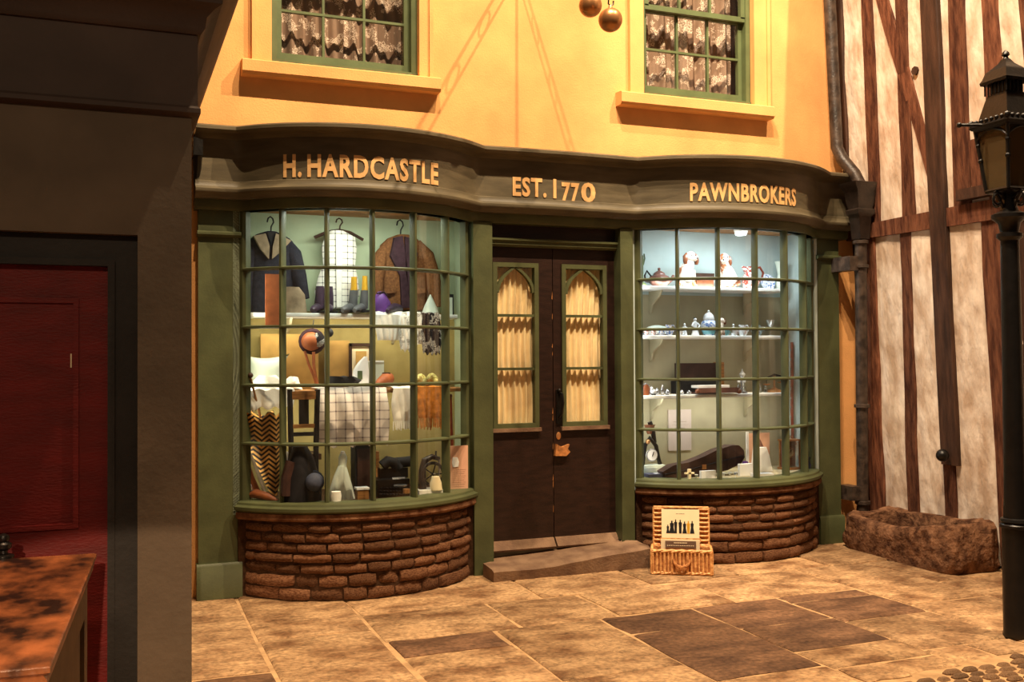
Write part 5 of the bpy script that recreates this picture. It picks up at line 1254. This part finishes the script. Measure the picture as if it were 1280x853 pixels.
m = t.part('frame', 'iron'); m.pbox(472, 604, 512, 628, -0.16, 0.03); t.part('upper_frame', 'iron').pbox(476, 590, 510, 604, -0.05, 0.04)
t.part('type_basket', 'black').pline([(478, 588), (485, 582), (493, 584), (498, 592)], -0.05, 0.04, 10)
for a, b, y in ((490, 604, -0.11), (492, 613, -0.17)): t.part('chrome_bar', 'silver').pline([(a, b), (a + 16, b - .5)], y, 0.010, 8)
t.part('platen', 'black').pline([(494, 584), (513, 582)], -0.03, 0.038, 12)
ky = t.part('keys', 'black', kind='stuff')
for j in range(3):
    for i in range(9):
        c = A(476 + i * 4, 616 + j * 4, -0.18 - j * .02); ky.lathe([(0.010, 0), (0.010, 0.006)], c, 8)
t.part('spool', 'brass').lathe([(0.024, 0), (0.024, 0.03)], A(508, 622, -0.21), 12); t.done(rest=DF)
t = T('sewing_machine', 'black sewing machine with a round wheel on a pale base', 'sewing machine')
w = t.part('wheel', 'iron'); c = A(541, 605, -0.12); w.tube([(c.x + 0.078 * math.cos(a), -0.12, c.z + 0.078 * math.sin(a)) for a in [2 * math.pi * i / 24 for i in range(25)]], 0.011, 8)
for a in range(5): w.tube([(c.x, -.12, c.z), (c.x + 0.076 * math.cos(a * 1.257), -.12, c.z + 0.076 * math.sin(a * 1.257))], 0.005, 5)
m = t.part('arm', 'iron'); m.pline([(528, 628), (528, 600), (531, 588), (540, 583), (549, 586)], -0.08, [0.032, 0.026, 0.026, 0.02, 0.016], 10)
t.part('needle_bar', 'silver').pline([(549, 585), (549, 612)], -0.08, 0.008, 6); t.part('spool_pin', 'black').pline([(545, 584), (545, 576)], -0.08, 0.007, 6)
t.part('base', 'linen').pbox(524, 624, 555, 632, -0.16, -0.02); t.part('cloth_work', 'cream').puff([(608, 540, 549), (616, 537, 552), (625, 538, 553)], -0.15, 0.03, 12); t.done(rest=DF)
t = T('notice_card', 'pinkish notice card with faint lines leaning inside the last pane', 'card')
t.part('card', 'pink').pbox(562, 571, 585, 628, -0.01, 0.0); t.part('picture_spot', 'paper').puff([(586, 566, 572), (592, 565, 574), (598, 566, 573)], -0.012, 0.004, 10)
ln = t.part('print_lines', 'ink', kind='stuff')
for i in range(9): ln.pbox(565.5, 601 + i * 2.6, 582.5 - (i % 3), 601.9 + i * 2.6, -0.0115, -0.0095)
t.done(rest=DF)
for i, (a, b, lab) in enumerate((((563, 497), (567, 610), 'red-brown walking stick, left of the two in the last pane'), ((582, 492), (576, 610), 'red-brown walking stick leaning rightwards by the pale cheek'))):
    t = T('walking_stick', lab, 'stick', 'walking sticks by the cheek'); t.part('stick', 'redwood').pline([a, ((a[0] + b[0]) / 2, (a[1] + b[1]) / 2), b], 0.16 + .05 * i, 0.011, 8); t.part('handle', 'redwood').pline([(a[0] - 1, a[1] - 3), (a[0], a[1])], 0.16 + .05 * i, 0.018, 8); t.done(rest=DF)
t = T('small_dark_frame', 'small dark picture frame propped by the right cheek at boot level', 'picture'); t.part('frame', 'black').pbox(559, 368, 567, 398, 0.26, 0.28); t.part('mount', 'linenb').pbox(560.5, 372, 565.5, 394, 0.255, 0.262); t.done()

# ------------------------------------------------------------------ right display: china, silver, instruments on three white shelves
ZS = [A(890, py, 0.14).z for py in (359, 419.5, 493)]
for z, lab in zip(ZS, ('top white shelf with the china spaniels', 'middle white shelf with the small china', 'lowest white shelf with the silverware')):
    curved_shelf('shelf', lab, z, 0.14, 3.85, 5.38, 'white', th=0.028, brack=(A(822, 400, .3).x, A(941, 400, .3).x))
YR = 0.26
t = T('candlestick', 'thin dark branching candlestick at the left end of the top shelf', 'candlestick'); m = t.part('stem', 'sash'); m.pot(803, [(357, 4), (354, 4.5), (351, 1.2), (330, 1.2), (326, 2), (318, 1.5)], YR); m = t.part('branch', 'sash'); m.pline([(802, 330), (800, 322), (801, 316)], YR, 0.006); m.pline([(804, 330), (806, 322), (805, 316)], YR, 0.006); t.done(rest=ZS[0])
def teapot(name, label, px, y, mt, s=1.0, rest=None, lid='browng'):
    t = T(name, label, 'teapot'); c = A(px, 350, y)
    t.part('pot_body', mt).lathe([(0.05 * s, 0), (0.055 * s, 0.006), (0.085 * s, 0.035 * s), (0.092 * s, 0.06 * s), (0.08 * s, 0.085 * s), (0.05 * s, 0.10 * s)], c, 18)
    t.part('lid', lid).lathe([(0.052 * s, 0.098 * s), (0.045 * s, 0.115 * s), (0.02 * s, 0.13 * s), (0.008, 0.136 * s), (0.013, 0.146 * s), (0.008, 0.156 * s), (0.001, 0.16 * s)], c, 16)
    t.part('spout', mt).tube([(c.x + 0.075 * s, y, c.z + 0.04 * s), (c.x + 0.115 * s, y, c.z + 0.06 * s), (c.x + 0.135 * s, y, c.z + 0.10 * s)], [0.022 * s, 0.015 * s, 0.011 * s], 8)
    t.part('handle', 'iron').tube([(c.x - 0.08 * s, y, c.z + 0.035 * s), (c.x - 0.125 * s, y, c.z + 0.04 * s), (c.x - 0.135 * s, y, c.z + 0.09 * s), (c.x - 0.115 * s, y, c.z + 0.13 * s), (c.x - 0.075 * s, y, c.z + 0.085 * s)], 0.008 * s, 7)
    t.done(rest=rest)
teapot('teapot', 'round brown-lidded teapot with a hoop handle on the top shelf', 824, YR, 'browng', 1.0, ZS[0])
def spaniel(label, px, y, rest, flip=1, s=1.0, group='china spaniels'):
    t = T('china_spaniel', label, 'figurine', group); c = A(px, 350, y); x, z = c.x, 0.0
    def P(a, b, d=0.0): return (x + flip * a * s, y + d * s, b * s)
    b = t.part('dog_body', 'spaniel')
    b.tube([P(-0.035, 0.02), P(-0.03, 0.07), P(-0.012, 0.12), P(0.012, 0.165), P(0.018, 0.20)], [0.058 * s, 0.066 * s, 0.056 * s, 0.042 * s, 0.036 * s], 14)
    for d in (-0.03, 0.03): b.tube([P(0.025, 0.12, d), P(0.038, 0.06, d), P(0.040, 0.012, d), P(0.058, 0.008, d)], [0.024 * s, 0.017 * s, 0.016 * s, 0.012 * s], 8)
    b.sphere(P(-0.03, 0.035, -0.045), 0.035 * s, 10, 7); b.sphere(P(-0.03, 0.035, 0.045), 0.035 * s, 10, 7)
    b.sphere(P(0.022, 0.222, -0.012), 0.042 * s, 14, 9, (1, .95, 1)); b.sphere(P(0.046, 0.208, -0.034), 0.021 * s, 10, 7)
    for d in (-1, 1):
        e = t.part('ear', 'russet'); e.tube([P(0.022 + d * 0.030, 0.245, -0.01), P(0.022 + d * 0.047, 0.225, -0.015), P(0.022 + d * 0.048, 0.19, -0.02), P(0.022 + d * 0.044, 0.165, -0.02)], [0.012 * s, 0.018 * s, 0.019 * s, 0.012 * s], 8)
    t.part('nose', 'black').sphere(P(0.053, 0.210, -0.053), 0.007 * s, 6, 5); ey = t.part('eye', 'black'); ey.sphere(P(0.012, 0.232, -0.050), 0.006 * s, 6, 5); ey = t.part('eye', 'black'); ey.sphere(P(0.042, 0.232, -0.046), 0.006 * s, 6, 5)
    t.part('tail', 'russet').tube([P(-0.08, 0.02, -0.02), P(-0.10, 0.035, -0.03), P(-0.095, 0.07, -0.04)], [0.014 * s, 0.016 * s, 0.008 * s], 8)
    t.done(rest=rest)
spaniel('white china spaniel with russet ears, left of the pair on the top shelf', 859, 0.24, ZS[0], 1, 1.12)
spaniel('russet-patched china spaniel facing left, right of the pair on the top shelf', 907, 0.24, ZS[0], -1, 1.10)
t = T('small_chest', 'small brown box between the china spaniels', 'box'); t.part('chest_body', 'russet').pbox(871, 344, 892, 358, 0.27, 0.36); t.part('chest_lid', 'darkwood').pbox(870, 340, 893, 344, 0.265, 0.365); t.done(rest=ZS[0])
def jug(name, label, px, y, mt, w, h, rest, hd='redwood', side=1, cat='jug'):
    t = T(name, label, cat); c = A(px, 350, y)
    t.part('jug_body', mt).lathe([(w * .75, 0), (w * .8, h * .04), (w, h * .3), (w * .9, h * .55), (w * .62, h * .75), (w * .7, h * .92), (w * .78, h)], c, 16)
    t.part('handle', hd).tube([(c.x + side * w * .6, y, c.z + h * .9), (c.x + side * w * 1.3, y, c.z + h * 1.0), (c.x + side * w * 1.75, y, c.z + h * .75), (c.x + side * w * 1.5, y, c.z + h * .45), (c.x + side * w * .9, y, c.z + h * .3)], w * .13, 8)
    t.part('spout', mt).tube([(c.x - side * w * .5, y, c.z + h * .8), (c.x - side * w * 1.05, y, c.z + h * 1.0)], [w * .35, w * .16], 8); t.done(rest=rest)
jug('floral_jug', 'large red floral jug with a looped handle on the top shelf', 938, YR, 'redchina', 0.075, 0.19, ZS[0])
def plate(name, label, px, py, y, r, mt, rest, lean=0.25, cat='plate', group=None):
    t = T(name, label, cat, group); m = t.one(mt); c = A(px, py, y); n = 22
    rs = []
    for rr, o in ((0.02, -0.008), (r * .6, -0.008), (r * .95, 0.010), (r, 0.014), (r, 0.020), (r * .6, 0.0), (0.02, 0.0)):
        rs.append([(c.x + rr * math.cos(2 * math.pi * k_ / n), y + (rr * math.sin(2 * math.pi * k_ / n)) * math.sin(lean) - o * math.cos(lean), c.z + rr * math.sin(2 * math.pi * k_ / n) * math.cos(lean)) for k_ in range(n)])
    m.rings(rs); t.done(rest=rest)
plate('china_plate', 'dark-rimmed china plate standing at the right end of the top shelf', 958, 345, 0.36, 0.075, 'bluechina', ZS[0])
t = T('grey_vase', 'pale grey fluted vase beyond the plate on the top shelf', 'vase'); t.one('linenb').pot(977, [(358, 5), (350, 6), (338, 4), (326, 6), (322, 7)], 0.32); t.done(rest=ZS[0])
# middle shelf
t = T('meat_dish', 'wide pale blue covered dish at the left end of the middle shelf', 'dish'); c = A(821, 410, 0.28)
t.part('dish_base', 'bluechina').ell([(c.x, 0.28, 0, .09, .06), (c.x, 0.28, .012, .12, .08), (c.x, 0.28, .02, .125, .085)], 22); t.part('dish_cover', 'alcblue').ell([(c.x, .28, .02, .115, .075), (c.x, .28, .05, .11, .07), (c.x, .28, .075, .075, .05), (c.x, .28, .086, .02, .014)], 22); t.done(rest=ZS[1])
def cup(label, px, y, w, h, mt, rest, group='small china on the middle shelf', name='china_cup', cat='cup'):
    t = T(name, label, cat, group); c = A(px, 415, y)
    t.part('cup_body', mt).lathe([(w * .5, 0), (w * .55, h * .06), (w * .9, h * .5), (w, h), (w * .92, h), (w * .8, h * .5), (w * .4, h * .12)], c, 14)
    t.part('handle', mt).tube([(c.x + w * .85, y, c.z + h * .85), (c.x + w * 1.45, y, c.z + h * .75), (c.x + w * 1.4, y, c.z + h * .35), (c.x + w * .8, y, c.z + h * .3)], w * .1, 6); t.done(rest=rest)
def figurine(label, px, y, h, mt, rest, hair='black', group='small china on the middle shelf', arms=True):
    t = T('china_figurine', label, 'figurine', group); c = A(px, 415, y); s = h / 0.12
    t.part('figure', mt).ell([(c.x, y, 0, .028 * s, .024 * s), (c.x, y, .01 * s, .026 * s, .022 * s), (c.x, y, .04 * s, .018 * s, .015 * s), (c.x, y, .058 * s, .011 * s, .010 * s), (c.x, y, .08 * s, .018 * s, .012 * s), (c.x, y, .09 * s, .012 * s, .009 * s), (c.x, y, .096 * s, .006 * s, .006 * s)], 14)
    a = t.part('arm', mt); a.tube([(c.x - .015 * s, y, .085 * s), (c.x - .030 * s, y - .01 * s, .065 * s), (c.x - .014 * s, y - .02 * s, .055 * s)], [.006 * s, .006 * s, .005 * s], 6)
    a = t.part('arm', mt); a.tube([(c.x + .015 * s, y, .085 * s), (c.x + .028 * s, y - .01 * s, .065 * s), (c.x + .012 * s, y - .02 * s, .052 * s)], [.006 * s, .006 * s, .005 * s], 6)
    t.part('head', mt).sphere((c.x, y, .106 * s), .011 * s, 10, 7); t.part('hair', hair).sphere((c.x, y + .003 * s, .112 * s), .010 * s, 8, 6); t.done(rest=rest)
g1 = ZS[1]
cup('red-patterned cup, leftmost on the middle shelf', 808, .18, .022, .04, 'redchina', g1); cup('red-patterned cup beside the pale blue dish', 817, .17, .022, .042, 'redchina', g1)
cup('blue-patterned cup in front of the pale blue dish', 827, .175, .026, .045, 'bluechina', g1)
jug('cream_jug', 'small blue-and-white cream jug behind the second mullion of the china window', 836, .18, 'bluechina', .03, .085, g1, 'bluechina')
figurine('small white figurine of a lady, left of the taller dark-haired one', 856, .19, .10, 'china', g1, 'china')
cup('white cup at the foot of the small white figurine', 851, .165, .02, .035, 'china', g1)
figurine('tall white figurine with dark hair near the ginger jar', 869, .20, .15, 'china', g1)
t = T('ginger_jar', 'round blue-and-white ginger jar with a domed lid on the middle shelf', 'jar'); c = A(886, 415, .22)
t.part('jar_body', 'bluechina').lathe([(.04, 0), (.045, .01), (.062, .06), (.068, .09), (.055, .12), (.04, .13)], c, 20); t.part('jar_band', 'tealg').lathe([(.05, .012), (.056, .03), (.062, .05), (.06, .052), (.05, .03)], c, 20); t.part('lid', 'china').lathe([(.045, .13), (.048, .14), (.04, .17), (.02, .19), (.006, .195), (.01, .205), (.002, .215)], c, 18); t.done(rest=g1)
spaniel('small black-and-white china dog right of the ginger jar', 900, .18, g1, 1, .55, 'small china on the middle shelf')
cup('turquoise cup in the middle of the middle shelf', 908, .17, .026, .045, 'tealg', g1)
cup('white ribbed cup right of the turquoise one', 919, .17, .026, .05, 'china', g1)
figurine('short white figurine right of the turquoise cup', 917, .24, .10, 'china', g1, 'china')
jug('white_jug', 'squat white china jug behind the fourth mullion', 928, .24, 'china', .035, .09, g1, 'china')
cup('white cup standing before the squat white jug', 930, .165, .024, .045, 'china', g1)
cup('pale cup with dark blue flowers, right of the fourth mullion', 946, .17, .028, .042, 'bluechina', g1)
plate('blue_plate', 'shallow pale plate leaning behind the flowered cup', 944, 408, .36, .06, 'alcblue', g1)
def goblet(label, px, y, w, h, rest, group=None, mt='clear', name='glass_goblet', cat='glass'):
    t = T(name, label, cat, group); c = A(px, 415, y); t.one(mt).lathe([(w * .8, 0), (w * .7, h * .03), (w * .1, h * .08), (w * .09, h * .5), (w * .5, h * .6), (w, h), (w * .93, h), (w * .45, h * .64), (.001, h * .58)], c, 16); t.done(rest=rest)
goblet('tall clear goblet at the right of the middle shelf', 963, .20, .04, .135, g1); goblet('short clear goblet left of the tall one on the middle shelf', 955, .17, .028, .075, g1)
# lowest shelf
g2 = ZS[2]
t = T('writing_slope', 'dark brown open writing box standing on the lowest shelf', 'box'); t.part('box_lid', 'leatherbk').pbox(848, 450, 899, 472, .30, .36); t.part('box_base', 'black').pbox(849, 472, 900, 489, .27, .40); t.part('box_end', 'oak').pbox(899, 449, 905, 484, .27, .36); t.done(rest=g2)
t = T('handled_tray', 'long brown wooden tray with a white cloth in front of the writing box', 'tray'); t.part('tray_front', 'browng').pbox(873, 486, 924, 493, .10, .12); t.part('tray_floor', 'browng').pbox(873, 492, 924, 493.5, .12, .26); t.part('cloth', 'paper').pbox(873, 483, 912, 487, .13, .24)
for a in (872, 924): m = t.part('end_foot', 'russet'); m.sphere(A(a, 491, .11), .02, 10, 7)
t.done(rest=g2)
t = T('brown_purse', 'round brown purse at the left end of the lowest shelf', 'purse'); t.part('purse_body', 'rust').puff([(479, 803, 810), (485, 801, 812), (492, 802, 811)], .22, .03, 14); t.part('clasp', 'silver').pline([(803, 480), (807, 477), (811, 480)], .2, .006); t.done(rest=g2)
for i, (px, w, h, lab) in enumerate(((814, .018, .075, 'narrow silver pepper pot, leftmost of the silverware'), (821, .022, .06, 'squat silver salt cellar near the brown purse'), (828, .018, .085, 'tall silver caster left of the second mullion'), (834, .024, .05, 'wide silver sugar bowl left of the second mullion'), (852, .02, .04, 'small silver cup left of the wooden tray'), (861, .022, .035, 'low silver cup beside the wooden tray'))):
    t = T('silver_pot', lab, 'silverware', 'silver on the lowest shelf'); c = A(px, 485, .2); t.part('pot_body', 'silver').lathe([(w * .7, 0), (w * .5, h * .1), (w, h * .35), (w * .9, h * .6), (w * .55, h * .75)], c, 14); t.part('lid', 'silver').lathe([(w * .58, h * .75), (w * .4, h * .9), (w * .12, h * .95), (w * .16, h), (.001, h * 1.04)], c, 12); t.done(rest=g2)
t = T('pink_bird', 'small white bird with a pink breast among the silverware', 'ornament'); m = t.part('bird_body', 'china'); c = A(817, 490, .17); m.sphere((c.x, .17, .03), .022, 10, 8, (1.2, .8, .9)); m.sphere((c.x - .018, .17, .055), .014, 8, 6); t.part('base', 'black').lathe([(.02, 0), (.02, .008)], (c.x, .17, 0), 10); t.part('beak', 'rust').tube([(c.x - .03, .17, .055), (c.x - .04, .17, .053)], [.005, .001], 5); t.done(rest=g2)
t = T('cruet_stand', 'silver cruet stand with white-topped bottles right of the tray', 'cruet'); c = A(927, 488, .2)
t.part('stand', 'silver').lathe([(.05, 0), (.05, .012), (.01, .016), (.008, .13), (.016, .14), (.002, .15)], c, 14)
for i, a in enumerate((0.3, 1.8, 3.4, 4.9)): b = t.part('bottle', 'clear'); q = (c.x + .032 * math.cos(a), .2 + .032 * math.sin(a), c.z); b.lathe([(.014, .012), (.016, .05), (.007, .07), (.007, .09)], q, 10); b = t.part('stopper', 'china'); b.lathe([(.008, .09), (.013, .10), (.009, .112), (.001, .116)], q, 10)
t.done(rest=g2)
t = T('mantel_ornament', 'little white pointed ornament above the cruet bottles', 'ornament'); t.one('china').pot(928, [(493, 4), (488, 2), (475, 1), (470, 3.5), (466, 1), (463, .5)], .30); t.done(rest=g2)
for i, (px, h, w, lab) in enumerate(((944, .05, .02, 'small blue glass bottle right of the fourth mullion'), (950, .075, .014, 'slim clear bottle among the small silver right of the fourth mullion'), (957, .06, .018, 'stout clear bottle left of the brass scale'))):
    t = T('glass_bottle', lab, 'bottle', 'bottles on the lowest shelf'); c = A(px, 488, .18); t.part('bottle_body', 'clear' if i else 'bluechina').lathe([(w, 0), (w, h * .55), (w * .4, h * .7), (w * .4, h * .9)], c, 12); t.part('stopper', 'silver').lathe([(w * .5, h * .9), (w * .6, h * .95), (.001, h)], c, 10); t.done(rest=g2)
t = T('brass_scale', 'brass balance scale with a dark beam at the right of the lowest shelf', 'scale'); c = A(968, 490, .26)
t.part('base', 'brass').lathe([(.07, 0), (.07, .015), (.03, .03), (.012, .04)], c, 16); t.part('column', 'brass').lathe([(.01, .03), (.008, .14)], c, 10); bm_ = t.part('beam', 'iron'); bm_.tube([(c.x - .08, .26, c.z + .125), (c.x, .26, c.z + .15), (c.x + .07, .26, c.z + .14)], [.006, .012, .006], 8)
for sx, zz in ((-.08, .06), (.07, .075)): t.part('pan', 'brass').lathe([(.004, zz), (.03, zz + .006), (.038, zz + .014), (.034, zz + .014), (.004, zz + .006)], (c.x + sx, .26, c.z), 14); t.part('pan_wire', 'iron').tube([(c.x + sx, .26, c.z + zz + .01), (c.x + sx, .26, c.z + (.125 if sx < 0 else .14))], .003, 4)
t.done(rest=g2)
t = T('clarinet', 'long thin red-brown clarinet hanging against the right cheek', 'clarinet'); t.part('clarinet_body', 'redwood').pline([(990, 428), (990, 520), (991, 556)], .30, .014, 8)
kk = t.part('keywork', 'silver', kind='stuff')
for i in range(9): kk.pline([(988.6, 436 + i * 12), (988.6, 439 + i * 12)], .285, .005, 5)
t.part('bell', 'redwood').pot(991, [(556, 4.5), (548, 2.2)], .30); t.done()
# floor of the right window
DF2 = 0.634
t = T('wall_notice', 'tall pale mauve card with faint print hung on the back wall', 'card'); t.part('card', 'mauvecard').pbox(836, 512, 864, 564, .425, .438); pr = t.part('print_lines', 'ink', kind='stuff')
for i, (a, b) in enumerate(((842, 858), (840, 860), (844, 856))): pr.pbox(a, 527 + i * 4, b, 527.8 + i * 4, .4235, .4255)
t.done()
t = T('violin_case', 'dark brown tapering violin case leaning along the window floor', 'violin case'); Yv = -0.02
top = [(829, 588), (842, 580), (862, 576), (880, 569), (896, 561), (915, 555), (924, 555), (930, 561), (931, 570), (926, 578), (910, 586), (880, 593), (845, 596), (832, 594)]
b = t.part('case_body', 'leatherbk'); b.prism([(A(a, c, Yv).x, A(a, c, Yv).z) for a, c in top][::-1], Yv, Yv + .10); t.part('case_seam', 'black').pline([(831, 591), (862, 585), (900, 575), (928, 568)], Yv - .003, .004, 5)
t.part('catch', 'brass').pbox(878, 579, 883, 585, Yv - .01, Yv); t.part('handle', 'black').pline([(888, 568), (891, 563), (899, 560), (903, 561)], Yv + .03, .007, 6); t.done(rest=DF2)
t = T('kitchen_scale', 'small black machine with a round white dial at the left of the window floor', 'scale'); c = A(812, 571, .2)
t.part('dial', 'paper').tube([(c.x, 0.155, c.z), (c.x, .18, c.z)], .045, 20); t.part('dial_rim', 'silver').tube([(c.x + .047 * math.cos(a), 0.16, c.z + .047 * math.sin(a)) for a in [2 * math.pi * i / 20 for i in range(21)]], .006, 6)
hd = t.part('dial_hand', 'black'); hd.tube([(c.x, 0.153, c.z - .01), (c.x + .012, 0.153, c.z + .025)], .004, 5)
fr = t.part('machine_frame', 'iron'); fr.pline([(803, 585), (806, 560), (812, 550), (820, 560), (823, 576), (826, 586)], .22, .018, 8); fr.pline([(818, 556), (816, 540), (812, 530)], .24, .02, 8)
t.part('brass_boss', 'brass').sphere(A(810, 555, .2), .02, 10, 7); t.part('hopper', 'russet').lathe([(.02, 0), (.045, .07), (.05, .075)], A(812, 545, .25), 14); t.part('base', 'linenb').pbox(800, 584, 832, 590, .15, .28); t.done(rest=DF2 + .06)
t = T('stand_block', 'pale wooden block under the machine with the dial', 'block'); t.one('linenb').pbox(803, 583, 834, 596, .145, .29); o = t.done(rest=DF2); 
t = T('navy_case', 'flat navy case with a white label on its lid, front left of the window floor', 'case'); c = A(826, 600, .02)
t.part('case_body', 'navybox').box(c.x - .11, c.x + .14, .01, .13, 0, .035); t.part('label', 'paper').box(c.x - .03, c.x + .03, .05, .09, .035, .037); t.done(rest=DF2)
t = T('picture_folder', 'pale folded picture print propped behind the stack of papers', 'picture'); t.part('print', 'pink').pbox(935, 549, 962, 596, .18, .19); t.part('border', 'paper').pbox(933.5, 548, 936, 597, .175, .185); m = t.part('printed_shape', 'browng'); m.prism([(A(a, b, .178).x, A(a, b, .178).z) for a, b in ((942, 575), (950, 557), (958, 574))], .176, .179); t.done(rest=DF2)
t = T('white_papers', 'bright white papers propped before the picture print', 'papers'); t.part('sheet', 'paper').puff([(571, 941, 958), (582, 940, 962), (602, 938, 966)], .06, .012, 8); t.done(rest=DF2)
for i, (a, b, c2, d, y, lab) in enumerate(((877, 594, 895, 606, -.20, 'white price card in the middle of the window floor'), (925, 588, 941, 604, -.12, 'white carton left of the bright papers'), (945, 600, 968, 605, -.22, 'low white card lying before the bright papers'))):
    t = T('white_card', lab, 'card', 'white cards on the window floor'); t.one('paper').pbox(a, b, c2, d, y, y + (.03 if i != 2 else .08)); t.done(rest=DF2)
t = T('cross_stand', 'small cream cross-shaped stand by the price card', 'ornament'); m = t.one('cream'); m.pbox(861, 592, 864, 606, -.18, -.16); m.pbox(857, 596, 868, 598.5, -.18, -.16); t.done(rest=DF2)
for i, (px, lab) in enumerate(((869, 'small pale tumbler right of the cross stand'), (903, 'small pale tumbler right of the price card'), (911, 'second small pale tumbler right of the price card'), (918, 'small dark-banded tumbler before the violin case'))):
    goblet(lab, px, -.20, .016, .045, DF2, 'tumblers on the window floor', 'china' if i < 3 else 'bluechina', 'small_tumbler')
t = T('violet_bow', 'crumpled violet ribbon at the broad end of the violin case', 'ribbon'); m = t.one('purple'); m.puff([(577, 929, 934), (586, 926, 938), (594, 924, 940)], -.05, .03, 10); t.done(rest=DF2)
t = T('carriage_clock', 'square brass clock with a round dial at the right of the window floor', 'clock'); c0, c1 = A(982, 594, .10), A(1001, 560, .10)
t.part('clock_back', 'browng').box(c0.x + .01, c1.x - .01, .16, .19, c0.z, c1.z)
for xx in (c0.x, c1.x - .014):
    for yy in (.10, .176): t.part('post', 'brass').box(xx, xx + .014, yy, yy + .014, c0.z, c1.z)
t.part('clock_top', 'brass').box(c0.x - .006, c1.x + .006, .092, .196, c1.z, c1.z + .014); t.part('glass_front', 'clear').box(c0.x + .014, c1.x - .014, .104, .107, c0.z, c1.z)
xm, zm = (c0.x + c1.x) / 2, (c0.z + c1.z) / 2 + .01; t.part('dial', 'cream').tube([(xm, .14, zm), (xm, .16, zm)], .036, 18); t.part('dial_ring', 'brass').tube([(xm + .04 * math.cos(a), .138, zm + .04 * math.sin(a)) for a in [2 * math.pi * i / 16 for i in range(17)]], .007, 6); hn = t.part('dial_hand', 'black'); hn.tube([(xm, .137, zm), (xm + .008, .137, zm + .026)], .003, 4); hn.tube([(xm, .137, zm), (xm - .016, .137, zm + .008)], .003, 4)
t.part('carrying_handle', 'brass').tube([(xm - .03, .144, c1.z + .014), (xm - .028, .144, c1.z + .035), (xm + .028, .144, c1.z + .035), (xm + .03, .144, c1.z + .014)], .005, 6); t.part('foot', 'brass').box(c0.x - .01, c1.x + .01, .088, .2, c0.z - .018, c0.z); t.done(rest=DF2)
t = T('shell_ornament', 'small dark blue ornament in the last pane on the right', 'ornament'); t.one('navybox').pot(1010, [(596, 3), (590, 4), (584, 2), (580, 3)], .05); t.done(rest=DF2)
t = T('ceiling_lamp', 'small lit lamp under the soffit of the china window', 'lamp'); c = A(926, 283, .06); t.part('lamp_body', 'white').lathe([(.05, .0), (.06, .03), (.03, .05)], (c.x, .06, 2.615), 14); t.part('lamp_glass', 'bulb').lathe([(.005, -.016), (.04, -.012), (.048, .002)], (c.x, .06, 2.615), 14); t.done()
